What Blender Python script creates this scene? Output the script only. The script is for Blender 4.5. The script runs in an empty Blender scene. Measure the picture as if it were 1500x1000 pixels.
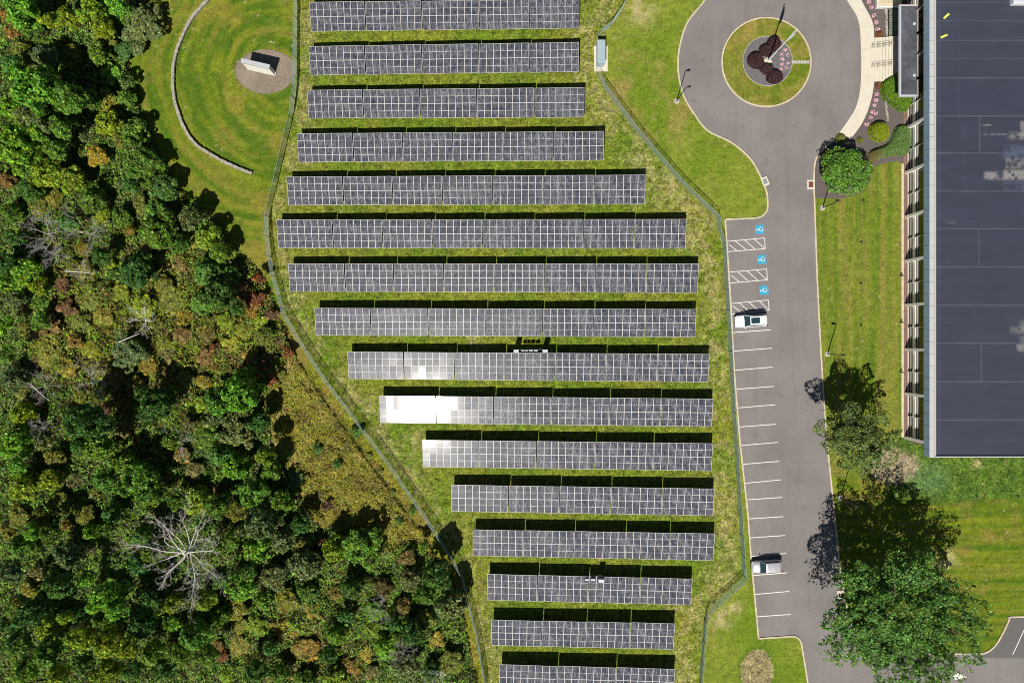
import bpy, bmesh, math, random
import numpy as np
from mathutils import Vector, Matrix, Euler, noise as mnoise
from mathutils.geometry import tessellate_polygon
random.seed(7)
RNG = np.random.default_rng(11)
S = bpy.context.scene
C = S.collection
rad = math.radians
# ------------------------------------------------------------------ camera, sky, sun, exposure
H = 125.0
cam_d = bpy.data.cameras.new('camera'); cam = bpy.data.objects.new('camera', cam_d); C.objects.link(cam)
cam.location = (0, 0, H); cam.rotation_euler = (0, 0, 0)
cam_d.sensor_width = 36; cam_d.lens = 36*H/150.0; cam_d.clip_start = 1; cam_d.clip_end = 3000
S.camera = cam
SUN_EL, SUN_AZ = rad(56), rad(16.5)          # azimuth west of south
sdir = Vector((-math.sin(SUN_AZ)*math.cos(SUN_EL), -math.cos(SUN_AZ)*math.cos(SUN_EL), math.sin(SUN_EL)))
W = bpy.data.worlds.new('World'); S.world = W; W.use_nodes = True
wn = W.node_tree; wn.nodes.clear()
sky = wn.nodes.new('ShaderNodeTexSky'); sky.sky_type = 'NISHITA'; sky.sun_disc = False
sky.sun_elevation = SUN_EL; sky.sun_rotation = math.pi + SUN_AZ; sky.altitude = 120; sky.air_density = 0.7; sky.dust_density = 0.4
bg = wn.nodes.new('ShaderNodeBackground'); bg.inputs[1].default_value = 0.05
wo = wn.nodes.new('ShaderNodeOutputWorld')
wn.links.new(sky.outputs[0], bg.inputs[0]); wn.links.new(bg.outputs[0], wo.inputs[0])
sun_d = bpy.data.lights.new('sun', 'SUN'); sun_d.energy = 5.0; sun_d.angle = rad(0.5); sun_d.color = (1.0, 0.95, 0.87)
sun = bpy.data.objects.new('sun', sun_d); C.objects.link(sun)
sun.rotation_euler = sdir.to_track_quat('Z', 'Y').to_euler(); sun.location = (-40, -80, 140)
S.view_settings.view_transform = 'Standard'; S.view_settings.look = 'None'
S.view_settings.exposure = 0.08; S.view_settings.gamma = 1
S.cycles.filter_width = 0.95

def P(x, y, z=0.0):
    """photo position of a point at height z -> metres on site (drone is 125 m up, 0.1 m per px on the ground)"""
    k = (1 - z/H)*0.1
    return Vector(((x-750)*k, (500-y)*k, z))

# ------------------------------------------------------------------ materials
def mat(name, col, rough=0.8, metal=0.0, spec=0.5, nscale=0, namt=0.0, bump=0.0, coat=0.0, n2=None):
    m = bpy.data.materials.new(name); m.use_nodes = True
    nt = m.node_tree; b = nt.nodes['Principled BSDF']
    b.inputs['Base Color'].default_value = (*col, 1); b.inputs['Roughness'].default_value = rough
    b.inputs['Metallic'].default_value = metal; b.inputs['Specular IOR Level'].default_value = spec
    b.inputs['Coat Weight'].default_value = coat
    if nscale:
        tc = nt.nodes.new('ShaderNodeTexCoord')
        n = nt.nodes.new('ShaderNodeTexNoise'); n.inputs['Scale'].default_value = nscale; n.inputs['Detail'].default_value = 8
        n.inputs['Roughness'].default_value = 0.65
        nt.links.new(tc.outputs['Object'], n.inputs['Vector'])
        mr = nt.nodes.new('ShaderNodeMapRange'); mr.inputs['From Min'].default_value = 0.3; mr.inputs['From Max'].default_value = 0.7
        mr.inputs['To Min'].default_value = 1-namt; mr.inputs['To Max'].default_value = 1+namt
        nt.links.new(n.outputs['Fac'], mr.inputs['Value'])
        last = mr.outputs[0]
        if n2:
            n3 = nt.nodes.new('ShaderNodeTexNoise'); n3.inputs['Scale'].default_value = n2[0]; n3.inputs['Detail'].default_value = 5
            nt.links.new(tc.outputs['Object'], n3.inputs['Vector'])
            m3 = nt.nodes.new('ShaderNodeMapRange'); m3.inputs['From Min'].default_value = 0.3; m3.inputs['From Max'].default_value = 0.7
            m3.inputs['To Min'].default_value = 1-n2[1]; m3.inputs['To Max'].default_value = 1+n2[1]
            nt.links.new(n3.outputs['Fac'], m3.inputs['Value'])
            mm = nt.nodes.new('ShaderNodeMath'); mm.operation = 'MULTIPLY'
            nt.links.new(last, mm.inputs[0]); nt.links.new(m3.outputs[0], mm.inputs[1]); last = mm.outputs[0]
        vm = nt.nodes.new('ShaderNodeVectorMath'); vm.operation = 'SCALE'; vm.inputs[0].default_value = col
        nt.links.new(last, vm.inputs['Scale']); nt.links.new(vm.outputs[0], b.inputs['Base Color'])
        if bump:
            bp = nt.nodes.new('ShaderNodeBump'); bp.inputs['Strength'].default_value = bump; bp.inputs['Distance'].default_value = 0.05
            nt.links.new(n.outputs['Fac'], bp.inputs['Height']); nt.links.new(bp.outputs[0], b.inputs['Normal'])
    return m

def attr_mat(name, fine, amt, speck=None, bump=0.3):
    """base colour from the mesh's own albedo attribute, with fine procedural grain"""
    m = bpy.data.materials.new(name); m.use_nodes = True; nt = m.node_tree; b = nt.nodes['Principled BSDF']
    b.inputs['Roughness'].default_value = 0.95; b.inputs['Specular IOR Level'].default_value = 0.15
    a = nt.nodes.new('ShaderNodeAttribute'); a.attribute_name = 'albedo'
    tc = nt.nodes.new('ShaderNodeTexCoord')
    last = None
    for sc, am in ((fine, amt), (fine*0.28, amt*0.7)):
        n = nt.nodes.new('ShaderNodeTexNoise'); n.inputs['Scale'].default_value = sc; n.inputs['Detail'].default_value = 4; n.inputs['Roughness'].default_value = 0.8
        nt.links.new(tc.outputs['Object'], n.inputs['Vector'])
        mr = nt.nodes.new('ShaderNodeMapRange'); mr.inputs['From Min'].default_value = 0.33; mr.inputs['From Max'].default_value = 0.67
        mr.inputs['To Min'].default_value = -am; mr.inputs['To Max'].default_value = am
        nt.links.new(n.outputs['Fac'], mr.inputs['Value'])
        g_ = nt.nodes.new('ShaderNodeMath'); g_.operation = 'MULTIPLY_ADD'; g_.inputs[2].default_value = 1.0
        nt.links.new(mr.outputs[0], g_.inputs[0]); nt.links.new(a.outputs['Alpha'], g_.inputs[1]); mr = g_
        if last is None: last = mr.outputs[0]; n0 = n
        else:
            mm = nt.nodes.new('ShaderNodeMath'); mm.operation = 'MULTIPLY'
            nt.links.new(last, mm.inputs[0]); nt.links.new(mr.outputs[0], mm.inputs[1]); last = mm.outputs[0]
    vm = nt.nodes.new('ShaderNodeVectorMath'); vm.operation = 'SCALE'
    nt.links.new(a.outputs['Color'], vm.inputs[0]); nt.links.new(last, vm.inputs['Scale'])
    out = vm.outputs[0]
    if speck:
        n = nt.nodes.new('ShaderNodeTexNoise'); n.inputs['Scale'].default_value = 3.7; n.inputs['Detail'].default_value = 3; n.inputs['Roughness'].default_value = 0.75
        nt.links.new(tc.outputs['Object'], n.inputs['Vector'])
        mr = nt.nodes.new('ShaderNodeMapRange'); mr.inputs['From Min'].default_value = 0.58; mr.inputs['From Max'].default_value = 0.72
        mr.inputs['To Max'].default_value = 0.8
        nt.links.new(n.outputs['Fac'], mr.inputs['Value'])
        mx = nt.nodes.new('ShaderNodeMix'); mx.data_type = 'RGBA'
        nt.links.new(mr.outputs[0], mx.inputs['Factor']); nt.links.new(out, mx.inputs['A']); mx.inputs['B'].default_value = (*speck, 1)
        out = mx.outputs['Result']
    nt.links.new(out, b.inputs['Base Color'])
    bp = nt.nodes.new('ShaderNodeBump'); bp.inputs['Strength'].default_value = bump; bp.inputs['Distance'].default_value = 0.12
    nt.links.new(n0.outputs['Fac'], bp.inputs['Height']); nt.links.new(bp.outputs[0], b.inputs['Normal'])
    return m

def leaf_mat(name, use_attr):
    """leaf colour: the object's own colour times the tint of each leaf (or the leaf's own albedo)"""
    m = bpy.data.materials.new(name); m.use_nodes = True; nt = m.node_tree; b = nt.nodes['Principled BSDF']; out = nt.nodes['Material Output']
    b.inputs['Roughness'].default_value = 0.55; b.inputs['Specular IOR Level'].default_value = 0.35
    a = nt.nodes.new('ShaderNodeAttribute'); a.attribute_name = 'albedo'
    col = a.outputs['Color']
    if not use_attr:
        oi = nt.nodes.new('ShaderNodeObjectInfo')
        vm = nt.nodes.new('ShaderNodeVectorMath'); vm.operation = 'MULTIPLY'
        nt.links.new(a.outputs['Color'], vm.inputs[0]); nt.links.new(oi.outputs['Color'], vm.inputs[1]); col = vm.outputs[0]
    nt.links.new(col, b.inputs['Base Color'])
    tr = nt.nodes.new('ShaderNodeBsdfTranslucent'); nt.links.new(col, tr.inputs['Color'])
    mx = nt.nodes.new('ShaderNodeMixShader'); mx.inputs[0].default_value = 0.22
    nt.links.new(b.outputs[0], mx.inputs[1]); nt.links.new(tr.outputs[0], mx.inputs[2]); nt.links.new(mx.outputs[0], out.inputs['Surface'])
    return m

M = {}
M['ground'] = attr_mat('grass_ground', 3.4, 0.85, None, 0.5)
M['scrub'] = leaf_mat('scrub_leaves', True)
M['leaf'] = leaf_mat('tree_leaves', False)
M['asphalt'] = mat('asphalt', (0.20, 0.182, 0.172), 0.9, nscale=4, namt=0.13, bump=0.15, n2=(0.16, 0.13))
def stains(m):
    nt = m.node_tree; b = nt.nodes['Principled BSDF']; src = b.inputs['Base Color'].links[0].from_socket
    tc = nt.nodes.new('ShaderNodeTexCoord')
    for sc, lo, hi, am, stretch in ((.55, .63, .72, .16, (1, 1, 1)), (.22, .5, .8, .12, (4, .35, 1)), (2.2, .68, .76, .22, (1, 1, 1))):
        mp = nt.nodes.new('ShaderNodeMapping'); mp.inputs['Scale'].default_value = stretch; nt.links.new(tc.outputs['Object'], mp.inputs['Vector'])
        n = nt.nodes.new('ShaderNodeTexNoise'); n.inputs['Scale'].default_value = sc; n.inputs['Detail'].default_value = 4; nt.links.new(mp.outputs[0], n.inputs['Vector'])
        mr = nt.nodes.new('ShaderNodeMapRange'); mr.inputs['From Min'].default_value = lo; mr.inputs['From Max'].default_value = hi; mr.inputs['To Min'].default_value = 1; mr.inputs['To Max'].default_value = 1-am
        nt.links.new(n.outputs['Fac'], mr.inputs['Value']); vm = nt.nodes.new('ShaderNodeVectorMath'); vm.operation = 'SCALE'; nt.links.new(src, vm.inputs[0]); nt.links.new(mr.outputs[0], vm.inputs['Scale']); src = vm.outputs[0]
    nt.links.new(src, b.inputs['Base Color'])
stains(M['asphalt'])
M['asphalt_dark'] = mat('asphalt_dark', (0.125, 0.12, 0.115), 0.9, nscale=5, namt=0.12, n2=(0.1, 0.1))
M['kerb'] = mat('kerb_concrete', (0.55, 0.47, 0.34), 0.85, nscale=1.5, namt=0.22)
M['concrete'] = mat('pale_concrete', (0.62, 0.57, 0.46), 0.85, nscale=1.2, namt=0.08)
M['concrete_grey'] = mat('grey_concrete', (0.45, 0.42, 0.38), 0.85, nscale=3, namt=0.2)
M['paint'] = mat('white_paint', (0.75, 0.72, 0.66), 0.6, nscale=4, namt=0.15)
M['blue_paint'] = mat('blue_paint', (0.03, 0.33, 0.52), 0.6, nscale=4, namt=0.12)
M['railing'] = mat('dark_railing', (0.16, 0.16, 0.16), 0.5, 0.3)
M['steel'] = mat('galvanised_steel', (0.42, 0.45, 0.45), 0.45, 0.6)
M['wire'] = mat('green_coated_wire', (0.25, 0.34, 0.29), 0.6, 0.0)
M['alu'] = mat('aluminium_frame', (0.5, 0.5, 0.505), 0.5, 0.0)
M['black'] = mat('black_paint', (0.02, 0.02, 0.022), 0.5)
M['white'] = mat('white_enamel', (0.78, 0.78, 0.78), 0.45)
M['bark'] = mat('bark', (0.12, 0.09, 0.06), 0.95, nscale=6, namt=0.4, bump=0.4)
M['deadwood'] = mat('bleached_wood', (0.68, 0.64, 0.58), 0.9, nscale=5, namt=0.25)
M['greytwig'] = mat('grey_twigs', (0.36, 0.33, 0.31), 0.9, nscale=5, namt=0.25)
M['mulch'] = mat('dark_mulch', (0.115, 0.095, 0.088), 0.95, nscale=5, namt=0.45, bump=0.5)
M['gravel'] = mat('brown_gravel', (0.22, 0.18, 0.135), 0.95, nscale=4, namt=0.35, bump=0.4, n2=(0.25, 0.25))
M['grey_gravel'] = mat('grey_gravel', (0.135, 0.13, 0.13), 0.95, nscale=5, namt=0.45, bump=0.4)
M['stone'] = mat('field_stone', (0.34, 0.31, 0.26), 0.9, nscale=2.2, namt=0.35, bump=0.6)
M['brick'] = mat('brown_brick', (0.2, 0.12, 0.09), 0.9, nscale=3, namt=0.35)
M['wallwhite'] = mat('white_panel', (0.8, 0.78, 0.72), 0.7, nscale=1, namt=0.06)
M['fascia'] = mat('metal_fascia', (0.30, 0.42, 0.55), 0.55, nscale=0.6, namt=0.08)
M['coping'] = mat('pale_coping', (0.46, 0.47, 0.50), 0.5, 0.0, nscale=0.8, namt=0.06)
M['frame'] = mat('window_frame', (0.5, 0.47, 0.42), 0.6)
M['glass'] = mat('dark_glass', (0.035, 0.022, 0.01), 0.08, 0.0, 0.5)
M['carglass'] = mat('car_glass', (0.02, 0.05, 0.065), 0.06, 0.0, 0.6)
M['carwhite'] = mat('white_car_paint', (0.8, 0.8, 0.8), 0.35, 0.0, 0.5, coat=0.6)
M['carsilver'] = mat('silver_car_paint', (0.55, 0.55, 0.58), 0.35, 0.45, 0.5, coat=0.6)
M['tyre'] = mat('tyre_rubber', (0.02, 0.02, 0.02), 0.85)
M['lamp'] = mat('headlight_glass', (0.6, 0.62, 0.65), 0.15)
M['redlamp'] = mat('tail_light', (0.12, 0.01, 0.01), 0.2)
M['transformer'] = mat('pale_grey_green_enamel', (0.33, 0.43, 0.46), 0.4, nscale=1.5, namt=0.06)
M['yellow'] = mat('yellow_plastic', (0.65, 0.72, 0.12), 0.6)
M['redleaf'] = mat('x', (0.1, 0.02, 0.02), 0.9)
M['hatch'] = mat('green_slats', (0.16, 0.2, 0.14), 0.8, nscale=2, namt=0.3)
M['flag'] = mat('flag_cloth', (0.6, 0.6, 0.66), 0.8, nscale=3, namt=0.3)
M['rust'] = mat('rusty_iron', (0.16, 0.06, 0.04), 0.9, nscale=8, namt=0.2)
M['dirt'] = mat('bare_dirt', (0.3, 0.22, 0.17), 0.95, nscale=3, namt=0.25)
M['cabinet'] = mat('cabinet_enamel', (0.55, 0.57, 0.62), 0.4)
del M['redleaf']

# solar glass: cells with pale bus lines, small differences from cell strip to cell strip
def panel_mat():
    m = bpy.data.materials.new('solar_cells'); m.use_nodes = True; nt = m.node_tree; b = nt.nodes['Principled BSDF']
    N = nt.nodes; L = nt.links
    tc = N.new('ShaderNodeTexCoord'); sp = N.new('ShaderNodeSeparateXYZ'); L.new(tc.outputs['Object'], sp.inputs[0])
    def math_(op, a, bb=None, c=None):
        n = N.new('ShaderNodeMath'); n.operation = op
        for i, v in enumerate((a, bb, c)):
            if v is None: continue
            if isinstance(v, (int, float)): n.inputs[i].default_value = v
            else: L.new(v, n.inputs[i])
        return n.outputs[0]
    ux = math_('MULTIPLY', sp.outputs[0], 6/0.92); uy = math_('MULTIPLY', sp.outputs[1], 12/1.9)
    fx = math_('ABSOLUTE', math_('SUBTRACT', math_('FRACT', math_('ADD', ux, 100.0)), 0.5))
    fy = math_('ABSOLUTE', math_('SUBTRACT', math_('FRACT', math_('ADD', uy, 100.0)), 0.5))
    lx = math_('GREATER_THAN', fx, 0.36); ly = math_('GREATER_THAN', fy, 0.44)
    line = math_('MAXIMUM', lx, ly)
    oi = N.new('ShaderNodeObjectInfo')
    cx = math_('FLOOR', math_('ADD', ux, 100.0)); 
    cv = N.new('ShaderNodeCombineXYZ'); L.new(cx, cv.inputs[0]); L.new(math_('MULTIPLY', oi.outputs['Random'], 97.0), cv.inputs[1])
    L.new(math_('FLOOR', math_('MULTIPLY', uy, 0.34)), cv.inputs[2])
    wnz = N.new('ShaderNodeTexWhiteNoise'); wnz.noise_dimensions = '3D'; L.new(cv.outputs[0], wnz.inputs['Vector'])
    cv2 = N.new('ShaderNodeCombineXYZ'); L.new(math_('FLOOR', math_('ADD', ux, 100.5)), cv2.inputs[0]); L.new(math_('MULTIPLY', oi.outputs['Random'], 53.0), cv2.inputs[1]); L.new(math_('FLOOR', math_('MULTIPLY', uy, 0.5)), cv2.inputs[2])
    wn2 = N.new('ShaderNodeTexWhiteNoise'); wn2.noise_dimensions = '3D'; L.new(cv2.outputs[0], wn2.inputs['Vector'])
    ramp = N.new('ShaderNodeValToRGB'); L.new(wnz.outputs['Value'], ramp.inputs[0])
    e = ramp.color_ramp.elements; e[0].position = 0; e[0].color = (0.014, 0.019, 0.036, 1); e[1].position = 1; e[1].color = (0.064, 0.062, 0.062, 1)
    k = ramp.color_ramp.elements.new(0.55); k.color = (0.034, 0.039, 0.055, 1)
    mx = N.new('ShaderNodeMix'); mx.data_type = 'RGBA'; L.new(math_('MULTIPLY', line, math_('MULTIPLY_ADD', math_('POWER', wn2.outputs['Value'], 1.4), 0.55, 0.14)), mx.inputs['Factor']); L.new(ramp.outputs[0], mx.inputs['A']); mx.inputs['B'].default_value = (0.42, 0.42, 0.44, 1)
    mid = math_('LESS_THAN', math_('ABSOLUTE', sp.outputs[1]), 0.028)
    m2 = N.new('ShaderNodeMix'); m2.data_type = 'RGBA'; L.new(math_('MULTIPLY', mid, math_('ADD', math_('MULTIPLY', oi.outputs['Random'], 0.7), 0.3)), m2.inputs['Factor']); L.new(mx.outputs['Result'], m2.inputs['A']); m2.inputs['B'].default_value = (0.6, 0.6, 0.62, 1)
    L.new(m2.outputs['Result'], b.inputs['Base Color'])
    b.inputs['Roughness'].default_value = 0.25; b.inputs['Specular IOR Level'].default_value = 0.04
    b.inputs['Coat Weight'].default_value = 1; b.inputs['Coat Roughness'].default_value = 0.045
    return m
M['cells'] = panel_mat()

# roof membrane with seams and pale scuffs
def roof_mat():
    m = bpy.data.materials.new('roof_membrane'); m.use_nodes = True; nt = m.node_tree; b = nt.nodes['Principled BSDF']; N = nt.nodes; L = nt.links
    tc = N.new('ShaderNodeTexCoord'); a = N.new('ShaderNodeAttribute'); a.attribute_name = 'albedo'
    n = N.new('ShaderNodeTexNoise'); n.inputs['Scale'].default_value = 0.5; n.inputs['Detail'].default_value = 8; n.inputs['Roughness'].default_value = 0.7
    mp = N.new('ShaderNodeMapping'); mp.inputs['Scale'].default_value = (0.35, 1.5, 1); L.new(tc.outputs['Object'], mp.inputs['Vector']); L.new(mp.outputs[0], n.inputs['Vector'])
    mr = N.new('ShaderNodeMapRange'); mr.inputs['From Min'].default_value = 0.3; mr.inputs['From Max'].default_value = 0.7; mr.inputs['To Min'].default_value = 0.86; mr.inputs['To Max'].default_value = 1.14
    L.new(n.outputs['Fac'], mr.inputs['Value'])
    vm = N.new('ShaderNodeVectorMath'); vm.operation = 'SCALE'; L.new(a.outputs['Color'], vm.inputs[0]); L.new(mr.outputs[0], vm.inputs['Scale']); L.new(vm.outputs[0], b.inputs['Base Color'])
    b.inputs['Roughness'].default_value = 0.6; b.inputs['Specular IOR Level'].default_value = 0.4
    return m
M['roof'] = roof_mat()

# ------------------------------------------------------------------ mesh helpers
def tag(o, label=None, cat=None, group=None, kind=None):
    if label: o['label'] = label
    if cat: o['category'] = cat
    if group: o['group'] = group
    if kind: o['kind'] = kind
    return o
def empty(name, loc=(0, 0, 0), rz=0.0, label=None, cat=None, group=None):
    o = bpy.data.objects.new(name, None); C.objects.link(o); o.location = loc; o.rotation_euler = (0, 0, rz); o.empty_display_size = 0.2
    return tag(o, label, cat, group)
def link(name, me, m=None, parent=None, loc=None):
    o = bpy.data.objects.new(name, me); C.objects.link(o)
    if m is not None and not me.materials: me.materials.append(m)
    if parent: o.parent = parent
    if loc is not None: o.location = loc
    return o
class MB:
    def __init__(s): s.v = []; s.f = []
    def box(s, c, size, rz=0.0, rx=0.0, taper=1.0):
        i = len(s.v); R = Euler((rx, 0, rz)).to_matrix(); c = Vector(c)
        for dz in (-.5, .5):
            t = taper if dz > 0 else 1
            for dx, dy in ((-.5, -.5), (.5, -.5), (.5, .5), (-.5, .5)):
                s.v.append(tuple(c + R @ Vector((dx*size[0]*t, dy*size[1]*t, dz*size[2]))))
        s.f += [(i, i+3, i+2, i+1), (i+4, i+5, i+6, i+7)] + [(i+k, i+(k+1) % 4, i+4+(k+1) % 4, i+4+k) for k in range(4)]
        return s
    def tube(s, a, b, r0, r1=None, n=6):
        a = Vector(a); b = Vector(b); r1 = r0 if r1 is None else r1; d = b-a
        if d.length < 1e-6: return s
        q = d.to_track_quat('Z', 'Y'); i = len(s.v)
        for p, r in ((a, r0), (b, r1)):
            for k in range(n):
                t = 2*math.pi*k/n; s.v.append(tuple(p + q @ Vector((r*math.cos(t), r*math.sin(t), 0))))
        s.f += [(i+k, i+(k+1) % n, i+n+(k+1) % n, i+n+k) for k in range(n)]
        s.f += [tuple(range(i+n-1, i-1, -1)), tuple(range(i+n, i+2*n))]
        return s
    def disc(s, c, r, h, n=24, rx=None, r2=None):
        i = len(s.v); rx = r if rx is None else rx; r2 = 1 if r2 is None else r2
        for dz, f in ((0, 1), (h, r2)):
            for k in range(n):
                t = 2*math.pi*k/n; s.v.append((c[0]+rx*f*math.cos(t), c[1]+r*f*math.sin(t), c[2]+dz))
        s.f += [(i+k, i+(k+1) % n, i+n+(k+1) % n, i+n+k) for k in range(n)]
        s.f += [tuple(range(i+n-1, i-1, -1)), tuple(range(i+n, i+2*n))]
        return s
    def poly(s, pts, z0, z1=None):
        n = len(pts); tri = tessellate_polygon([[Vector((p[0], p[1], 0)) for p in pts]])
        i = len(s.v); zt = z0 if z1 is None else z1
        s.v += [(p[0], p[1], zt) for p in pts]
        for t in tri:
            a, b, c = [pts[k] for k in t]
            if (b[0]-a[0])*(c[1]-a[1])-(b[1]-a[1])*(c[0]-a[0]) < 0: t = (t[0], t[2], t[1])
            s.f.append(tuple(i+k for k in t))
        if z1 is not None:
            j = len(s.v); s.v += [(p[0], p[1], z0) for p in pts]
            area = sum(pts[k][0]*pts[(k+1) % n][1]-pts[(k+1) % n][0]*pts[k][1] for k in range(n))
            for k in range(n):
                q = (k+1) % n
                s.f.append((j+k, j+q, i+q, i+k) if area > 0 else (i+k, i+q, j+q, j+k))
        return s
    def strip(s, pts, w, z0, z1=None, closed=False):
        """flat or raised band along a line"""
        n = len(pts); L_ = []; R_ = []
        for k in range(n):
            a = Vector(pts[(k-1) % n][:2]) if (k > 0 or closed) else Vector(pts[0][:2]); b = Vector(pts[(k+1) % n][:2]) if (k < n-1 or closed) else Vector(pts[-1][:2])
            d = (b-a); d = d.normalized() if d.length > 0 else Vector((1, 0)); nn = Vector((-d.y, d.x))*w*0.5; p = Vector(pts[k][:2])
            L_.append(p+nn); R_.append(p-nn)
        i = len(s.v); zt = z0 if z1 is None else z1
        for a, b in zip(L_, R_): s.v += [(a.x, a.y, zt), (b.x, b.y, zt)]
        m = n if closed else n-1
        for k in range(m):
            q = (k+1) % n; s.f.append((i+2*k, i+2*k+1, i+2*q+1, i+2*q))
        if z1 is not None:
            j = len(s.v)
            for a, b in zip(L_, R_): s.v += [(a.x, a.y, z0), (b.x, b.y, z0)]
            for k in range(m):
                q = (k+1) % n
                s.f.append((j+2*k, i+2*k, i+2*q, j+2*q)); s.f.append((i+2*k+1, j+2*k+1, j+2*q+1, i+2*q+1))
            if not closed:
                s.f.append((j, j+1, i+1, i)); s.f.append((i+2*n-2, i+2*n-1, j+2*n-1, j+2*n-2))
        return s
    def mesh(s, name):
        me = bpy.data.meshes.new(name); me.from_pydata(s.v, [], s.f); me.update(); return me
    def build(s, name, m, parent=None, loc=None): return link(name, s.mesh(name), m, parent, loc)
def smooth(pts, k=6, closed=False):
    n = len(pts); out = []
    rng = range(n) if closed else range(n-1)
    for i in rng:
        p0 = pts[(i-1) % n] if (closed or i > 0) else pts[0]; p1 = pts[i]; p2 = pts[(i+1) % n]; p3 = pts[(i+2) % n] if (closed or i < n-2) else pts[-1]
        for j in range(k):
            t = j/k
            out.append(tuple(0.5*((2*p1[a])+(-p0[a]+p2[a])*t+(2*p0[a]-5*p1[a]+4*p2[a]-p3[a])*t*t+(-p0[a]+3*p1[a]-3*p2[a]+p3[a])*t**3) for a in (0, 1)))
    if not closed: out.append(tuple(pts[-1]))
    return out
def G(pts): return [tuple(P(*p)[:2]) for p in pts]
def quads_mesh(name, V, col, m):
    """V (n,4,3) corner positions, col (n,3) albedo of every leaf"""
    n = len(V); me = bpy.data.meshes.new(name)
    me.vertices.add(n*4); me.vertices.foreach_set('co', V.reshape(-1).astype(np.float32))
    me.loops.add(n*4); me.loops.foreach_set('vertex_index', np.arange(n*4, dtype=np.int32))
    me.polygons.add(n); me.polygons.foreach_set('loop_start', np.arange(0, n*4, 4, dtype=np.int32))
    me.update(calc_edges=True)
    a = me.color_attributes.new('albedo', 'FLOAT_COLOR', 'POINT')
    c4 = np.ones((n, 4, 4), np.float32); c4[:, :, :3] = col[:, None, :]
    a.data.foreach_set('color', c4.reshape(-1)); me.materials.append(m); return me
def leaves(pos, nrm, size, rng):
    """one little leaf spray (a quad) per position"""
    n = len(pos); nrm = nrm/np.linalg.norm(nrm, axis=1, keepdims=True)
    t = rng.normal(size=(n, 3)); t -= (t*nrm).sum(1, keepdims=True)*nrm; t /= np.linalg.norm(t, axis=1, keepdims=True)
    b = np.cross(nrm, t); s = size[:, None]; asp = rng.uniform(.45, .9, (n, 1))
    bend = nrm*s*rng.uniform(-.25, .25, (n, 1))
    return np.stack([pos-t*s, pos-b*s*asp+bend, pos+t*s, pos+b*s*asp-bend*.5], axis=1)
_lat = {}
def vnoise(x, y, scale, seed, octaves=4, gain=0.5):
    """value noise in 0..1 on numpy arrays"""
    out = np.zeros_like(x, dtype=float); tot = 0; amp = 1.0; f = 1.0/scale
    for o in range(octaves):
        key = (seed, o)
        if key not in _lat: _lat[key] = np.random.default_rng(seed*31+o).random((256, 256))
        L_ = _lat[key]; u = x*f+1000.3; v = y*f+1000.7
        iu = np.floor(u).astype(int); iv = np.floor(v).astype(int); fu = u-iu; fv = v-iv
        fu = fu*fu*(3-2*fu); fv = fv*fv*(3-2*fv)
        g = lambda a, b: L_[a % 256, b % 256]
        out += amp*((g(iu, iv)*(1-fu)+g(iu+1, iv)*fu)*(1-fv)+(g(iu, iv+1)*(1-fu)+g(iu+1, iv+1)*fu)*fv)
        tot += amp; amp *= gain; f *= 2.03
    return out/tot
def inpoly(x, y, poly):
    ins = np.zeros(x.shape, bool); n = len(poly); j = n-1
    for i in range(n):
        xi, yi = poly[i]; xj, yj = poly[j]
        c = ((yi > y) != (yj > y)) & (x < (xj-xi)*(y-yi)/((yj-yi) if yj != yi else 1e-9)+xi)
        ins ^= c; j = i
    return ins
def pldist(x, y, pts):
    d = np.full(x.shape, 1e9)
    for (ax, ay), (bx, by) in zip(pts[:-1], pts[1:]):
        vx, vy = bx-ax, by-ay; t = np.clip(((x-ax)*vx+(y-ay)*vy)/(vx*vx+vy*vy+1e-9), 0, 1)
        d = np.minimum(d, np.hypot(x-ax-t*vx, y-ay-t*vy))
    return d
def sst(a, b, x):
    t = np.clip((x-a)/(b-a), 0, 1); return t*t*(3-2*t)

# ------------------------------------------------------------------ site outlines, in photo pixels on the ground
FENCE_W = [(436, -30), (435.5, 0), (435, 60), (434.5, 130), (429, 170), (417, 221), (401, 289), (394.5, 313), (393.5, 338), (397, 375), (404, 408), (419, 461), (442, 500), (460, 528), (482, 561), (528, 621), (570, 677), (621, 751), (651, 796), (678, 841), (688, 885), (699, 928), (710, 993), (714, 1025)]
FENCE_E = [(872, 104), (884, 129), (906, 159), (928, 189), (950, 215), (998, 270), (1049, 319), (1052, 340), (1058, 357), (1062, 430), (1066, 490), (1072, 604), (1077, 676), (1084, 787), (1088, 845), (1034, 893), (1031, 908), (1024, 997), (1022, 1025)]
FENCE_N = [(931, -25), (918, 0), (909, 18), (894, 40), (875, 54), (873, 66)]
WOODS = [(245, -60), (238, 0), (225, 30), (205, 60), (190, 85), (190, 120), (205, 160), (225, 200), (240, 240), (262, 280), (298, 302), (328, 340), (352, 370), (382, 400), (400, 440), (420, 490), (435, 520), (430, 535), (405, 545), (395, 600), (400, 660), (425, 700), (440, 730), (470, 775), (500, 765), (540, 775), (570, 805), (600, 790), (640, 820), (662, 845), (676, 890), (688, 950), (698, 1000), (705, 1080), (-140, 1080), (-140, -60)]
MEADOW = [(390, 545), (432, 522), (462, 570), (500, 622), (545, 685), (590, 745), (632, 805), (645, 840), (570, 815), (500, 775), (440, 735), (395, 660)]
ROAD_W = [(1050, -40), (1032.5, 0), (1005, 37), (993, 88), (999.5, 136), (1020, 172), (1038, 192.5), (1071, 209), (1097, 231), (1111, 253), (1122, 279), (1124, 305), (1117, 316), (1106, 319.5), (1085, 320.5), (1062, 321.5)]
ROAD_W2 = [(1062, 321.5), (1070, 440), (1075, 540), (1084, 650), (1095, 750), (1100.5, 823), (1111, 934.5)]
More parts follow.
